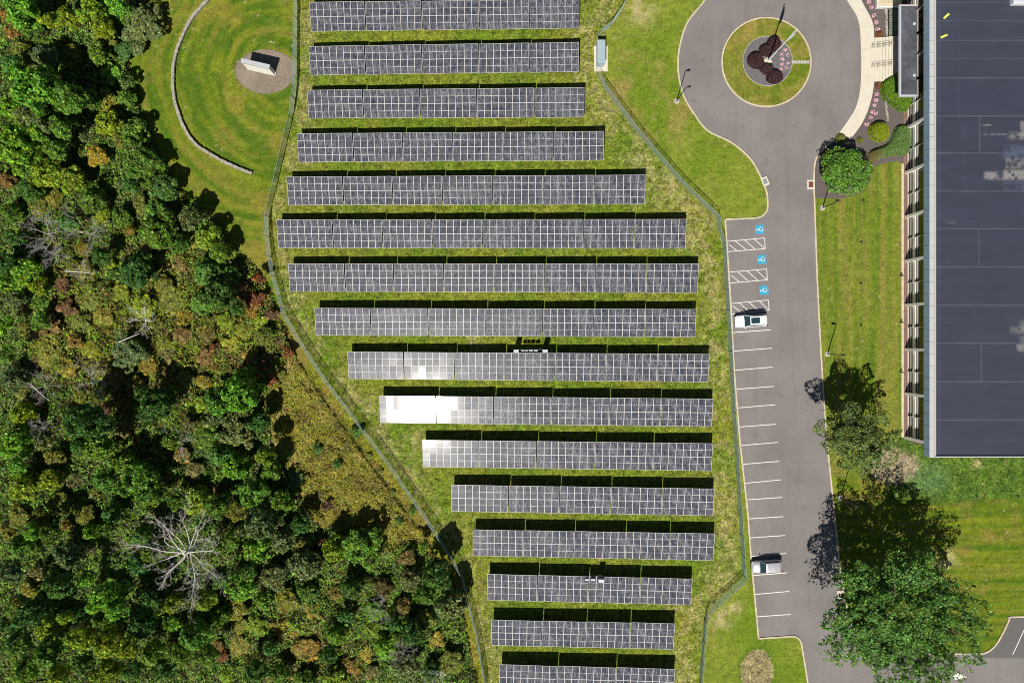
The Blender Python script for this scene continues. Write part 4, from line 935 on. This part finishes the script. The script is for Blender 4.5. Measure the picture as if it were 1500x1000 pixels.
# woods: photo x, y, radius (px), colour, optional height (m)
T = """25 12 26 bright 9;8 22 10 rust;40 34 17 green;69 28 11 lime 6;96 24 15 lime 7;132 14 20 lime 7;148 38 16 lime 6;118 4 12 dark;205 28 24 grey 6;177 32 12 green;226 8 12 olive 3;16 46 12 rust 5
30 76 18 olive 7;60 78 17 grey 7;52 125 34 bright 14;94 138 22 green 12;12 155 16 bright 9;20 115 14 dark 9;140 76 16 green 5;152 54 18 olive 5;182 72 14 dark 4;160 108 16 bright 4;184 112 12 dark 4.5;160 150 20 olive 6;182 145 14 green 5;200 68 12 grey 4;12 92 14 teal 8;190 50 14 grey 4
15 212 32 bright 12;46 172 24 grey 11;84 186 15 green 9;121 200 8 grey 6;74 216 16 green 8;155 178 18 lime 7;192 192 20 green 6;140 228 16 gold 6;204 236 27 green 8;236 272 20 dark 6.5;60 250 22 lime 7;100 262 20 lime 6;76 290 14 gold 4;130 290 20 green 6;6 262 13 rust 6;12 312 14 green 5;55 304 14 olive 4;204 300 14 olive 4;228 318 22 green 6;180 205 14 olive 6;35 235 16 green 8;175 318 14 green 5;150 318 12 lime 4
22 352 15 dark 6;45 345 9 yellow 4;30 396 22 bright 7;8 414 20 bright 7;52 418 14 lime 5;145 374 13 dark 6;126 394 11 gold 4;104 388 10 olive 3;90 418 10 maroon 3;96 450 12 maroon 3;76 476 12 rust 4;130 440 15 olive 3;195 396 26 dark 9;232 342 26 green 10;190 336 8 orange 4;216 362 8 orange 3;165 392 12 lime 4;210 448 17 lime 4;15 436 15 grey 6;56 470 12 green 5;116 470 14 olive 3;150 465 14 gold 3;175 428 13 yellow 3;30 370 12 dark 5
300 346 20 lime 6.5;278 350 15 olive 7;320 428 26 dark 10;300 398 20 teal 7;335 400 12 green 6;371 438 12 red 5;378 406 8 red 5;352 425 13 rust 5;264 386 11 rust 4;250 440 20 olive 4;238 415 14 olive 4;294 442 18 green 5;345 452 12 dark 8;356 482 14 yellow 4;396 460 9 maroon 4;320 370 14 green 8;368 455 13 orange 4;330 470 13 lime 3;270 465 12 gold 3;300 490 13 brown 3;385 492 14 olive 5;225 470 11 olive 3;408 500 9 maroon 3;262 360 12 green 7
70 518 24 olive 4;108 498 12 orange 3;55 486 13 rust 4;132 512 13 yellow 3;186 516 25 grey 6;216 536 13 gold 3;15 556 18 grey 6;27 608 18 lime 6;115 582 9 yellow 4;116 620 30 dark 13;135 656 22 green 11;168 554 15 rust 4;180 592 8 rust 4;225 592 26 dark 12;180 628 13 brown 4;98 540 14 gold 3;30 575 12 olive 4;5 520 12 green 8;150 535 11 brown 3;48 530 11 rust 3;200 562 12 orange 3;152 600 9 maroon 3
266 492 13 rust 4;300 522 13 rust 4;312 508 7 red 3;240 505 13 olive 3;347 576 30 bright 13;318 590 20 teal 9;345 632 26 grey 9;398 556 8 red 3;421 516 8 red 4;386 532 9 maroon 4;286 592 14 lime 4;280 622 13 brown 3;270 555 14 olive 3;340 505 15 yellow 3;365 520 12 orange 3;245 520 12 brown 3;330 545 12 olive 4;378 620 14 dark 9;310 615 12 grey 5;298 560 11 gold 3;405 530 9 yellow 2
20 648 22 bright 8;200 702 28 green 9;178 680 18 green 7;220 725 18 green 7;30 714 21 lime 6;70 704 16 lime 5;196 668 9 yellow 4;25 756 17 olive 7;86 738 17 olive 5;124 756 15 olive 5;160 752 14 teal 5;130 782 13 bright 5;95 770 8 orange 4;206 768 9 grey 5;228 771 7 bright 4;10 778 12 gold 6;26 802 17 green 8;55 760 13 olive 7;150 705 16 teal 7;110 705 12 brown 4;140 722 9 gold 3
322 668 19 teal 7;342 684 20 bright 7;284 690 13 brown 4;286 732 20 lime 5;320 720 8 maroon 4;368 728 24 green 9;378 766 26 grey 10;408 738 18 green 9;372 806 22 bright 7;430 702 13 grey 3;412 664 10 yellow 3;395 690 14 green 7;345 750 15 olive 5;265 665 12 brown 4;410 790 20 grey 8;438 770 14 dark 8;300 770 12 dark 5;340 790 13 green 5;255 735 13 green 6;440 800 14 olive 6
80 864 17 teal 12;146 878 20 bright 13;165 895 15 bright 12;90 906 10 lime 11;112 938 16 lime 12;152 945 20 lime 13;182 952 16 lime 12;40 900 21 dark 10;18 942 21 dark 10;62 962 19 green 10;30 986 18 green 10;80 992 14 lime 11;152 988 18 lime 12;200 918 20 dark 10;222 962 18 green 9;40 864 13 gold 7;10 840 17 grey 9;22 886 8 yellow 9;52 838 11 brown 5;120 975 14 dark 9;110 900 13 dark 9;190 985 13 dark 9
350 862 20 bright 6;342 892 18 olive 5;400 848 20 grey 6;420 880 18 olive 5;282 936 22 green 9;302 962 15 green 8;350 946 15 gold 3;324 962 9 red 3;318 945 9 rust 3;393 952 11 teal 5;440 950 14 orange 4;372 986 17 dark 7;232 984 17 dark 8;262 960 16 green 8;375 915 16 lime 4;320 905 14 green 5;410 920 12 gold 3;330 990 12 lime 4;408 988 14 green 6;385 880 14 green 5;350 915 13 olive 4
525 802 29 green 8;596 818 13 rust 5;620 802 8 bright 5;640 846 21 dark 11;662 890 22 grey 9;470 796 8 maroon 4;444 830 22 grey 8;512 862 16 dark 7;536 850 8 olive 4;506 904 12 teal 5;490 932 15 bright 6;458 898 13 gold 3;452 952 16 orange 4;480 962 13 dark 6;512 976 15 orange 4;562 950 15 bright 6;602 932 19 dark 8;592 976 20 grey 7;640 938 11 gold 3;660 972 18 olive 5;622 908 14 olive 6;545 922 13 lime 4;560 860 14 brown 5;600 850 16 grey 6;590 890 12 brown 5;535 960 11 gold 3;490 870 9 orange 3;545 985 12 brown 4;630 985 13 dark 5;622 872 15 green 8;450 868 14 green 5;430 925 10 gold 3;575 915 11 dark 6
522 634 8 teal 3;463 658 8 dark 3;493 681 7 teal 3;480 742 8 maroon 2.5;508 702 4 dark 1;585 762 6 dark 2;403 565 8 olive 2;399 598 9 green 3;403 628 7 olive 2;418 668 8 lime 2;448 738 8 olive 2;466 758 8 gold 2;412 548 8 olive 2;432 690 7 brown 2;450 700 6 olive 1.5;470 725 5 brown 1.5;550 772 7 olive 2;616 780 6 gold 1.5;428 715 8 dark 4;470 590 4 dark 1;540 668 5 olive 1;556 690 5 olive 1;575 722 5 olive 1;603 748 6 green 2"""
for ent in T.replace('\n', ';').split(';'):
    f = ent.split(); tree(float(f[0]), float(f[1]), float(f[2]), f[3], float(f[4]) if len(f) > 4 else None, vary=.16)

# fill the gaps between the trees listed above
have = [(float(e.split()[0]), float(e.split()[1]), float(e.split()[2])) for e in T.replace('\n', ';').split(';')]
clear = [(268, 806, 34), (70, 343, 18), (128, 342, 16), (133, 560, 15), (66, 566, 10), (58, 628, 10), (186, 500, 18)]
nfill = 0
for _ in range(9000):
    x, y = frng.uniform(0, 690), frng.uniform(0, 1000)
    if not inpoly(np.array([x]), np.array([y]), WOODS)[0] or pldist(np.array([x]), np.array([y]), WOODS)[0] < 14: continue
    mid = 340 < y < 620 and x > 30; rr_ = frng.uniform(9, 13) if mid else frng.uniform(11, 19)
    if any(math.hypot(x-a, y-b) < .78*(rr_+c_) for a, b, c_ in have) or any(math.hypot(x-a, y-b) < c_+rr_*.5 for a, b, c_ in clear): continue
    have.append((x, y, rr_)); nfill += 1
    warm_ = x > 300 and y > 880
    if mid and frng.random() < .6: continue
    if mid: tree(x, y, rr_, frng.choice(['olive', 'olive', 'gold', 'lime', 'yellow', 'brown', 'green', 'rust']), 3)
    else: tree(x, y, rr_, frng.choice(['olive', 'green', 'lime', 'green', 'bright']) if warm_ else frng.choice(['green', 'green', 'dark', 'bright', 'teal', 'olive', 'lime', 'grey']), 4.5 if warm_ else frng.uniform(5, 9))
    if nfill >= 60: break
print('filled', nfill)

# bare trees
def bare(x, y, z, R_, seed, lab, m, n_l=11, thick=.17, fine=1.0, dead=True, name='bare_tree'):
    rr = random.Random(seed); p = P(x, y, z); o = empty(name, (p.x, p.y, 0), 0, lab, 'dead tree', 'bare trees in the woods')
    mb = MB(); mb.tube((0, 0, 0), (0, 0, z*.55), thick*1.5, thick*1.2, 8); mb.tube((0, 0, z*.55), (.1, .05, z), thick*1.2, thick, 8); mb.build('trunk', m, o)
    def grow(mb, p, d, L_, r, depth):
        segs = 4 if depth < 3 else 3; q = p
        for s in range(segs):
            d = (d+Vector((rr.gauss(0, .16), rr.gauss(0, .16), rr.gauss(0, .08)+.02))).normalized(); e = q+d*L_/segs
            r2 = r*.86; mb.tube(q, e, r, r2, 4 if depth > 0 else 5); q = e; r = r2
            if depth < 4 and (s > 0 or depth > 0) and rr.random() < (.95 if depth < 3 else .6):
                sd = (d+Vector((rr.gauss(0, .65), rr.gauss(0, .65), rr.uniform(-.1, .35)))).normalized(); grow(mb, q, sd, L_*rr.uniform(.38, .62), max(r*.55, .010*fine), depth+1)
    for k in range(n_l):
        a = 2*math.pi*(k+rr.uniform(-.25, .25))/n_l; el = rr.uniform(.05, .7); mb = MB()
        d = Vector((math.cos(a)*math.cos(el), math.sin(a)*math.cos(el), math.sin(el)*.7)); hub = Vector((.1*rr.random(), .05, z*rr.uniform(.72, 1)))
        grow(mb, hub, d, R_*rr.uniform(.65, 1.02), thick*rr.uniform(.38, .62), 0); mb.build('limb', m, o)
bare(268, 812, 10.5, 5.6, 31, 'big white dead tree with spreading bare limbs in the lower woods', M['deadwood'], 16, .14)
bare(70, 343, 6, 3.2, 5, 'grey bare tree near the left edge of the woods', M['greytwig'], 9, .09)
bare(128, 342, 5, 3.0, 6, 'grey bare twiggy tree right of the leftmost bare tree', M['greytwig'], 9, .07)
bare(78, 372, 4.5, 2.0, 8, 'small bare grey sapling below the leftmost bare tree', M['greytwig'], 8, .06)
bare(133, 560, 5, 2.6, 9, 'grey bare tree above the broad dark woods tree', M['greytwig'], 10, .08)
bare(66, 566, 4, 2.1, 10, 'small grey bare tree left of the middle woods', M['greytwig'], 8, .06)
bare(58, 628, 6, 1.8, 11, 'small bare tree in shadow left of the broad dark tree', M['greytwig'], 8, .05)
bare(212, 470, 4, 2.0, 13, 'small white bare tree in the autumn scrub', M['deadwood'], 6, .08)
bare(552, 893, 5, 1.7, 14, 'grey bare bush among trees below the meadow', M['greytwig'], 9, .05)
bare(590, 958, 5.5, 1.7, 15, 'grey bare tree near the bottom of the woods', M['greytwig'], 8, .05)
bare(262, 648, 4.5, 1.8, 16, 'pale bare bush above the green lower woods', M['greytwig'], 8, .05)
bare(120, 398, 4, 1.6, 17, 'tiny bare grey bush beside the golden shrub', M['greytwig'], 7, .05)
bare(636, 992, 3, 1.6, 18, 'pale bare twigs at the bottom photo edge', M['deadwood'], 6, .05)
for (x0, y0, x1, y1, lab) in ((172, 502, 205, 488, 'thin white fallen trunk in the middle woods'), (95, 397, 138, 400, 'thin pale fallen trunk near the golden shrub'), (44, 562, 72, 587, 'pale leaning dead trunk in the left woods')):
    a = P(x0, y0, 3.4); b = P(x1, y1, 3.6); mb = MB(); mb.tube(a, (a+b)/2+Vector((0, 0, .1)), .07, .06); mb.tube((a+b)/2+Vector((0, 0, .1)), b, .06, .03); tag(mb.build('fallen_log', M['deadwood']), lab, 'fallen trunk', 'fallen trunks in the woods')
# undergrowth: one mass of leaves over the woods floor and one over the meadow
PAL = np.array([COL[k] for k in ('green', 'dark', 'olive', 'lime', 'rust', 'gold', 'orange', 'grey', 'brown', 'bright')])
def mass(name, poly, n, hmax, leaf, seed, lab, autumn, base_h=.2, palette=None, lump=22, flat=.6):
    rng = np.random.default_rng(seed); xs = np.array([p[0] for p in poly]); ys = np.array([p[1] for p in poly])
    x = rng.uniform(max(xs.min(), -40), xs.max(), n*2); y = rng.uniform(max(ys.min(), -40), min(ys.max(), 1040), n*2); k = inpoly(x, y, poly); x = x[k][:n]; y = y[k][:n]; n = len(x)
    hf = vnoise(x, y, lump, seed+1, 3, .6); hf2 = vnoise(x, y, 8, seed+2, 2)
    z = (base_h+hmax*np.clip((hf-.3)*1.9, 0, 1)*(.55+.45*hf2))*(1-np.abs(rng.normal(0, .22, n)))
    g = 1-z/H; pos = np.stack([(x-750)*.1, (500-y)*.1, z], 1)
    nr = rng.normal(0, .6, (n, 3)); nr[:, 2] = np.abs(nr[:, 2])+flat
    V = leaves(pos, nr, leaf*rng.uniform(.55, 1.3, n), rng)
    if palette is None:
        a = autumn(x, y); a = sst(.25, .75, a+.9*(vnoise(x, y, 26, seed+9, 3, .6)-.5)); n5 = vnoise(x, y, 20, seed+5, 3, .6); n6 = vnoise(x+300, y, 14, seed+6, 3, .6)
        i = np.where(n5 > .62, 4, np.where(n5 > .48, 2, np.where(n5 > .42, 5, 3))); j = np.where(n6 > .56, 1, np.where(n6 > .46, 0, np.where(n6 > .38, 9, 7)))
        i = np.where((n6 > .6) & (n5 > .5), 8, i); i = np.where((n6 < .36) & (n5 < .55), 6, i)
        idx = np.where(rng.random(n) < a, i, j); soft = np.where(rng.random(n) < .3, rng.choice([0, 0, 2, 3, 9, 9], n), idx); idx = np.where(rng.random(n) < .02, rng.integers(0, 10, n), soft); col = PAL[idx]
    else:
        pal = np.array(palette); n5 = vnoise(x, y, 30, seed+5, 4, .65); q = np.clip((n5-.3)/.4, 0, .999)+rng.normal(0, .22, n); col = pal[np.clip((q*len(pal)).astype(int), 0, len(pal)-1)]
    b = np.clip(np.exp(rng.normal(-.05, .33, n)), .3, 2.2)[:, None]; me = quads_mesh(name, V, np.clip(col*b, 0, .8), M['scrub'])
    return tag(link(name, me), lab, kind='stuff')
aut = lambda x, y: np.clip(.08+.75*np.exp(-((y-480)/150)**2)*sst(20, 90, x)+.35*np.exp(-(np.hypot(x-420, y-930)/110)**2)+.3*np.exp(-(np.hypot(x-500, y-960)/90)**2), 0, .95)
mass('undergrowth', WOODS, 190000, 2.6, .16, 50, 'dense mixed autumn undergrowth of the woods', aut)
mass('meadow_weeds', MEADOW, 48000, 1.3, .10, 60, 'tall yellow brown weeds of the meadow', None, .12, [(.16, .14, .03), (.36, .33, .03), (.38, .34, .028), (.20, .27, .03), (.30, .31, .03), (.40, .30, .08)], 12, 1.2)
STRIPW = [(452, 560), (464, 560), (500, 606), (560, 690), (600, 750), (640, 812), (630, 812), (590, 752), (545, 690), (490, 612)]
# ragged weeds at the foot of the meadow along the mown strip
mass('meadow_edge_weeds', [(432, 530), (438, 528), (470, 570), (508, 622), (560, 688), (610, 752), (640, 800), (630, 803), (600, 760), (548, 690), (498, 625), (462, 575)], 5200, .9, .085, 66, 'dark ragged weeds along the mown strip', None, .2, [(.03, .05, .012), (.06, .08, .02), (.10, .10, .02), (.12, .07, .03)], 8)

# ------------------------------------------------------------------ trees and shrubs by the drive
def big_tree(x, y, zc, rx, ry, hz, top, n, leaf, lobes, seed, c, lab, gap, group=None, tr=.3, px_seed=0):
    o = empty('tree', ((x-750)*.1, (500-y)*.1, 0), 0, lab, 'tree', group)
    me = crown_mesh('crown', rx, hz, seed, n, leaf, lobes, gap=gap, rough=.5, tint=.45, fs=.42, spread=(.25, .82), lr=(.16, .30), fuzz=.12); q = link('crown', me, None, o, (0, 0, zc)); q.scale = (1, ry/rx, 1); q.color = (*COL[c], 1)
    t = trunk_mesh(zc+hz*.3, tr, seed, 14, 1.3); link('trunk', t, M['bark'], o)
    return o
COL['biggreen'] = (.10, .215, .034); COL['sparse'] = (.14, .195, .045); COL['round'] = (.12, .25, .028); COL['limeshrub'] = (.12, .24, .006); COL['yellowshrub'] = (.23, .29, .004); COL['purple'] = (.055, .022, .024); COL['pink'] = (.74, .47, .53); COL['hedge'] = (.14, .25, .055)
for k in ('biggreen', 'sparse', 'round', 'limeshrub', 'yellowshrub', 'purple', 'pink', 'hedge'): WORDS[k] = k
big_tree(1260, 868, 12, 10.6, 9.5, 4.8, 17, 68000, .17, 36, 901, 'biggreen', 'largest tree, broad green crown overhanging the lower drive', .43, tr=.4)
big_tree(1222, 633, 8.8, 5.9, 4.9, 3.2, 13, 24000, .15, 24, 902, 'sparse', 'sparse olive tree between the drive and the office wall', .48, tr=.22)
o = empty('tree', tuple(P(1234, 252, 2.2).xy)+(0,), 0, 'dense round bright green tree where the drive narrows', 'tree')
me = crown_mesh('crown', 4.0, 2.8, 903, 17000, .14, 12, gap=.12, rough=.25, tint=.45); q = link('crown', me, None, o, (0, 0, 3.0)); q.scale = (1.0, .92, 1); q.color = (*COL['round'], 1)
link('trunk', trunk_mesh(3, .15, 9), M['bark'], o)
def heap(name, pts, hgt, n, leaf, c, lab, cat='shrub', second=None, group=None, seed=1):
    """clipped or spreading shrub: a leafy dome over an outline"""
    rng = np.random.default_rng(seed); ring = pts+[pts[0]]; xs = [p[0] for p in pts]; ys = [p[1] for p in pts]
    x = rng.uniform(min(xs), max(xs), n*3); y = rng.uniform(min(ys), max(ys), n*3); k = inpoly(x, y, pts); x = x[k][:n]; y = y[k][:n]; n = len(x)
    d = pldist(x, y, ring); t = np.clip(d/(hgt*9), 0, 1); z = hgt*np.sqrt(1-(1-t)**2)*(.82+.3*vnoise(x, y, 9, seed, 3))*(1-np.abs(rng.normal(0, .07, n))); u = rng.random(n); z = np.where(d < 2.5, z*u, z)
    cx, cy = sum(xs)/len(xs), sum(ys)/len(ys); base = P(cx, cy)
    pos = np.stack([(x-750)*.1-base.x, (500-y)*.1-base.y, z+.02], 1); nr = rng.normal(0, .5, (n, 3)); nr[:, 2] = np.abs(nr[:, 2])+.5
    V = leaves(pos, nr, leaf*rng.uniform(.6, 1.25, n), rng); col = np.ones((n, 3))*np.array(COL[c])
    if second is not None:
        w = sst(second[1], second[2], x+(ys[0]-y)*0+(-y)*.35)[:, None]; w = np.clip(w*(.5+rng.random((n, 1))), 0, 1); col = col*(1-w)+np.array(COL[second[0]])*w
    col *= np.clip(rng.normal(1, .25, n), .4, 1.7)[:, None]
    o = empty('shrub', (base.x, base.y, 0), 0, lab, cat, group); link('foliage', quads_mesh(name, V, col, M['scrub']), None, o)
    mb = MB(); rr = random.Random(seed)
    for _ in range(5):
        a = rr.uniform(0, 6.28); mb.tube((0, 0, 0), (math.cos(a)*hgt*.5, math.sin(a)*hgt*.5, hgt*.7), .05, .02, 5)
    mb.build('stems', M['bark'], o); return o
heap('lime', smooth([(1288, 128), (1293, 119), (1303, 112), (1310, 107), (1318, 110), (1322, 135), (1332, 143), (1333, 155), (1325, 164), (1314, 163), (1306, 156), (1296, 150), (1290, 140)], 4, True), 2.0, 9000, .08, 'limeshrub', 'spreading lime green shrub tucked against the canopy corner', seed=71)
heap('yellow', smooth(circ(1286.5, 194, 15.5, 12, 15, .03, 2), 3, True), 1.6, 4500, .075, 'yellowshrub', 'round yellow green shrub below the flower row', seed=72)
heap('hedge', smooth([(1269, 232), (1274, 222), (1290, 216), (1302, 208), (1309, 190), (1318, 184), (1331, 186), (1335, 198), (1336, 222), (1322, 228), (1304, 229), (1288, 234), (1274, 240)], 4, True), 1.1, 9000, .07, 'hedge', 'low spreading green hedge with rusty lower left end', seed=73, second=('rust', 1218, 1190))
heap('s1', smooth(circ(1231, 203, 8, 10, 7), 3, True), .7, 1200, .06, 'olive', 'small olive shrub at the walkway end', seed=74)
heap('s2', smooth(circ(1259, 206, 5, 10, 4.5), 3, True), .5, 600, .06, 'olive', 'tiny olive shrub right of the walkway end', seed=75)
for i, (x, y, r, lab) in enumerate(((1133, 66, 11.5, 'uppermost'), (1121, 75, 10, 'small middle'), (1106, 90, 12.5, 'leftmost'), (1122, 102, 9.5, 'central lower'), (1133.6, 113.8, 11.5, 'lowest'))):
    heap('purple', smooth(circ(x, y, r, 14, r*.98, .08, i), 3, True), 1.5, int(26*r*r), .085, 'purple', '%s dark purple round shrub in the island bed' % lab, group='dark purple shrubs in the island bed', seed=80+i)
heap('red', smooth(circ(1287.5, 51, 5.5, 10), 3, True), .6, 700, .06, 'red', 'small round red shrub above the entrance steps', seed=91)
heap('red', smooth(circ(1286, 126, 4.5, 10, 6), 3, True), .5, 600, .06, 'red', 'small dark red shrub below the entrance steps', seed=92)
heap('orange', smooth(circ(1298, 11, 3.5, 10), 3, True), .5, 350, .06, 'orange', 'tiny orange shrub at the raised landing', seed=93)
def flower(x, y, r, lab, grp, seed):
    heap('flower', circ(x, y, r*1.08, 12, r), .35, 130, .075, 'pink', lab, 'flowers', ('green', 0, 1) if False else None, grp, seed)
for i, (x, y) in enumerate(((1149.6, 73.6), (1144, 80), (1153, 81), (1146, 87.5), (1153, 93), (1145, 94.5), (1143, 102.4), (1151.5, 100))):
    flower(x, y, 3.3, '%s clump of pink flowers counting downwards in the island bed' % ORD[i], 'pink flowers in the island bed', 110+i)
for i, (x, y) in enumerate(((1272.5, 3), (1276, 11), (1279.5, 23), (1283, 33), (1285.5, 43.5))):
    flower(x, y, 3.2, '%s pink flower clump from the top, above the entrance steps' % ORD[i], 'pink flowers above the steps', 130+i)
for i, (x, y) in enumerate(((1284.5, 138), (1283, 147), (1280.5, 154.5), (1278, 164), (1282.5, 166), (1275, 172), (1269.5, 182))):
    flower(x, y, 3.0, '%s pink flower clump from the top, below the entrance steps' % ORD[i], 'pink flowers below the steps', 150+i)

# ------------------------------------------------------------------ parked cars
def loft(sts, close=True):
    """sts: list of (x, [(y, z), ...]) cross sections"""
    mb = MB(); n = len(sts[0][1])
    for x, sec in sts:
        for (y, z) in sec: mb.v.append((x, y, z))
    for i in range(len(sts)-1):
        for k in range(n): mb.f.append((i*n+k, i*n+(k+1) % n, (i+1)*n+(k+1) % n, (i+1)*n+k))
    if close: mb.f.append(tuple(range(n-1, -1, -1))); mb.f.append(tuple((len(sts)-1)*n+k for k in range(n)))
    return mb
def car(x, y, rz, paint, label, sunroof, L=4.7, W_=1.86, Ht=1.66):
    c = P(x, y, .9); o = empty('parked_car', (c.x, c.y, 0), rz, label, 'car', 'cars in the parking bays')
    h = L/2; w = W_/2
    def sec(hw, zb, zt, cr): return [(-hw*.94, zb), (-hw, zb+.25), (-hw*.98, zt-.12), (-hw*.88, zt-.02), (-hw*.5, zt+cr*.7), (0, zt+cr), (hw*.5, zt+cr*.7), (hw*.88, zt-.02), (hw*.98, zt-.12), (hw, zb+.25), (hw*.94, zb)]
    st = [(-h, sec(w*.80, .42, .86, .02)), (-h+.12, sec(w*.92, .3, .98, .02)), (-h+.5, sec(w, .24, 1.02, .02)), (-.6, sec(w, .22, 1.02, .02)), (.55, sec(w, .22, 1.02, .03)), (1.0, sec(w, .22, 1.02, .05)), (h-.75, sec(w*.99, .24, .96, .07)), (h-.3, sec(w*.93, .28, .86, .06)), (h-.08, sec(w*.8, .36, .72, .04)), (h, sec(w*.66, .42, .62, .02))]
    b = loft(st).build('body', paint, o)
    for p in b.data.polygons: p.use_smooth = True
    # cabin: glass house and roof skin
    def cs(hw, z0, z1, top): return [(-hw, z0), (-hw*top, z1), (hw*top, z1), (hw, z0)]
    zr = Ht-.05
    gh = loft([(-h+.22, cs(w*.86, .96, 1.0, .9)), (-h+.62, cs(w*.9, .98, zr-.03, .78)), (-.9, cs(w*.92, 1.0, zr, .8)), (.28, cs(w*.92, 1.0, zr-.04, .78)), (1.05, cs(w*.88, 1.0, 1.045, .95))])
    gh.build('window_glass', M['carglass'], o)
    def rs(hw, z): return [(-hw, z-.03), (-hw*.97, z+.015), (-hw*.5, z+.045), (0, z+.055), (hw*.5, z+.045), (hw*.97, z+.015), (hw, z-.03)]
    r = loft([(-h+.38, rs(w*.74, zr-.12)), (-h+.62, rs(w*.76, zr-.03)), (-.9, rs(w*.76, zr)), (.1, rs(w*.75, zr-.0)), (.32, rs(w*.73, zr-.05))]).build('roof', paint, o)
    mb = MB()
    for s in (-1, 1):
        mb.tube((.32, s*w*.73, zr-.05), (1.02, s*w*.86, 1.03), .035, n=5); mb.tube((-h+.6, s*w*.74, zr-.05), (-h+.25, s*w*.84, 1.0), .05, n=5); mb.tube((-.55, s*w*.77, zr-.02), (-.5, s*w*.92, 1.0), .03, n=4)
    mb.build('pillars', paint, o)
    if sunroof:
        MB().box((-.42, 0, zr+.055), (1.25, .82, .02)).build('sunroof', M['carglass'], o)
        for s in (-1, 1): MB().tube((.0, s*w*.68, zr+.09), (-h+.6, s*w*.68, zr+.06), .02, n=5).build('roof_rail', M['black'], o)
    else:
        MB().box((-h+.42, 0, zr-.05), (.05, w*1.2, .02)).build('rear_trim', M['black'], o)
    for s in (-1, 1):
        for xx in (h-.9, -h+.85):
            t = MB(); t.tube((0, -.11, 0), (0, .11, 0), .34, n=20); q = t.build('wheel', M['tyre'], o, (xx, s*(w-.12), .34))
            MB().tube((0, s*.10, 0), (0, s*.125, 0), .22, n=14).build('rim', M['steel'], q)
        mb = MB().box((.95, s*(w+.1), 1.08), (.16, .2, .13)); mb.build('wing_mirror', paint if s > 0 else M['black'], o)
        MB().box((h-.30, s*w*.70, .80), (.28, .30, .10), rz=-s*.35).build('headlight', M['lamp'], o)
        MB().box((-h+.06, s*w*.78, .88), (.12, .26, .16)).build('tail_light', M['redlamp'], o)
    mb = MB()
    for xx in (.55, -.5, -1.35):
        for s in (-1, 1): mb.box((xx, s*(w-.012), .72), (.03, .05, .6))
    mb.box((.98, 0, 1.062), (.03, w*1.5, .012)); mb.build('panel_gaps', M['black'], o)
    MB().box((h+.005, 0, .55), (.05, w*1.1, .18)).build('grille', M['black'], o)
    mb = MB(); mb.tube((.86, -.55, 1.08), (.86, .1, 1.075), .014, n=4); mb.tube((.86, .15, 1.075), (.8, .7, 1.1), .014, n=4); mb.build('wiper', M['black'], o)
car(1100.5, 469.8, rad(183.2), M['carwhite'], 'white car with dark sunroof below the hatched bays', True)
car(1123.5, 829.8, rad(183), M['carsilver'], 'silver car alone in the lower parking bays', False, L=4.5, W_=1.8, Ht=1.7)
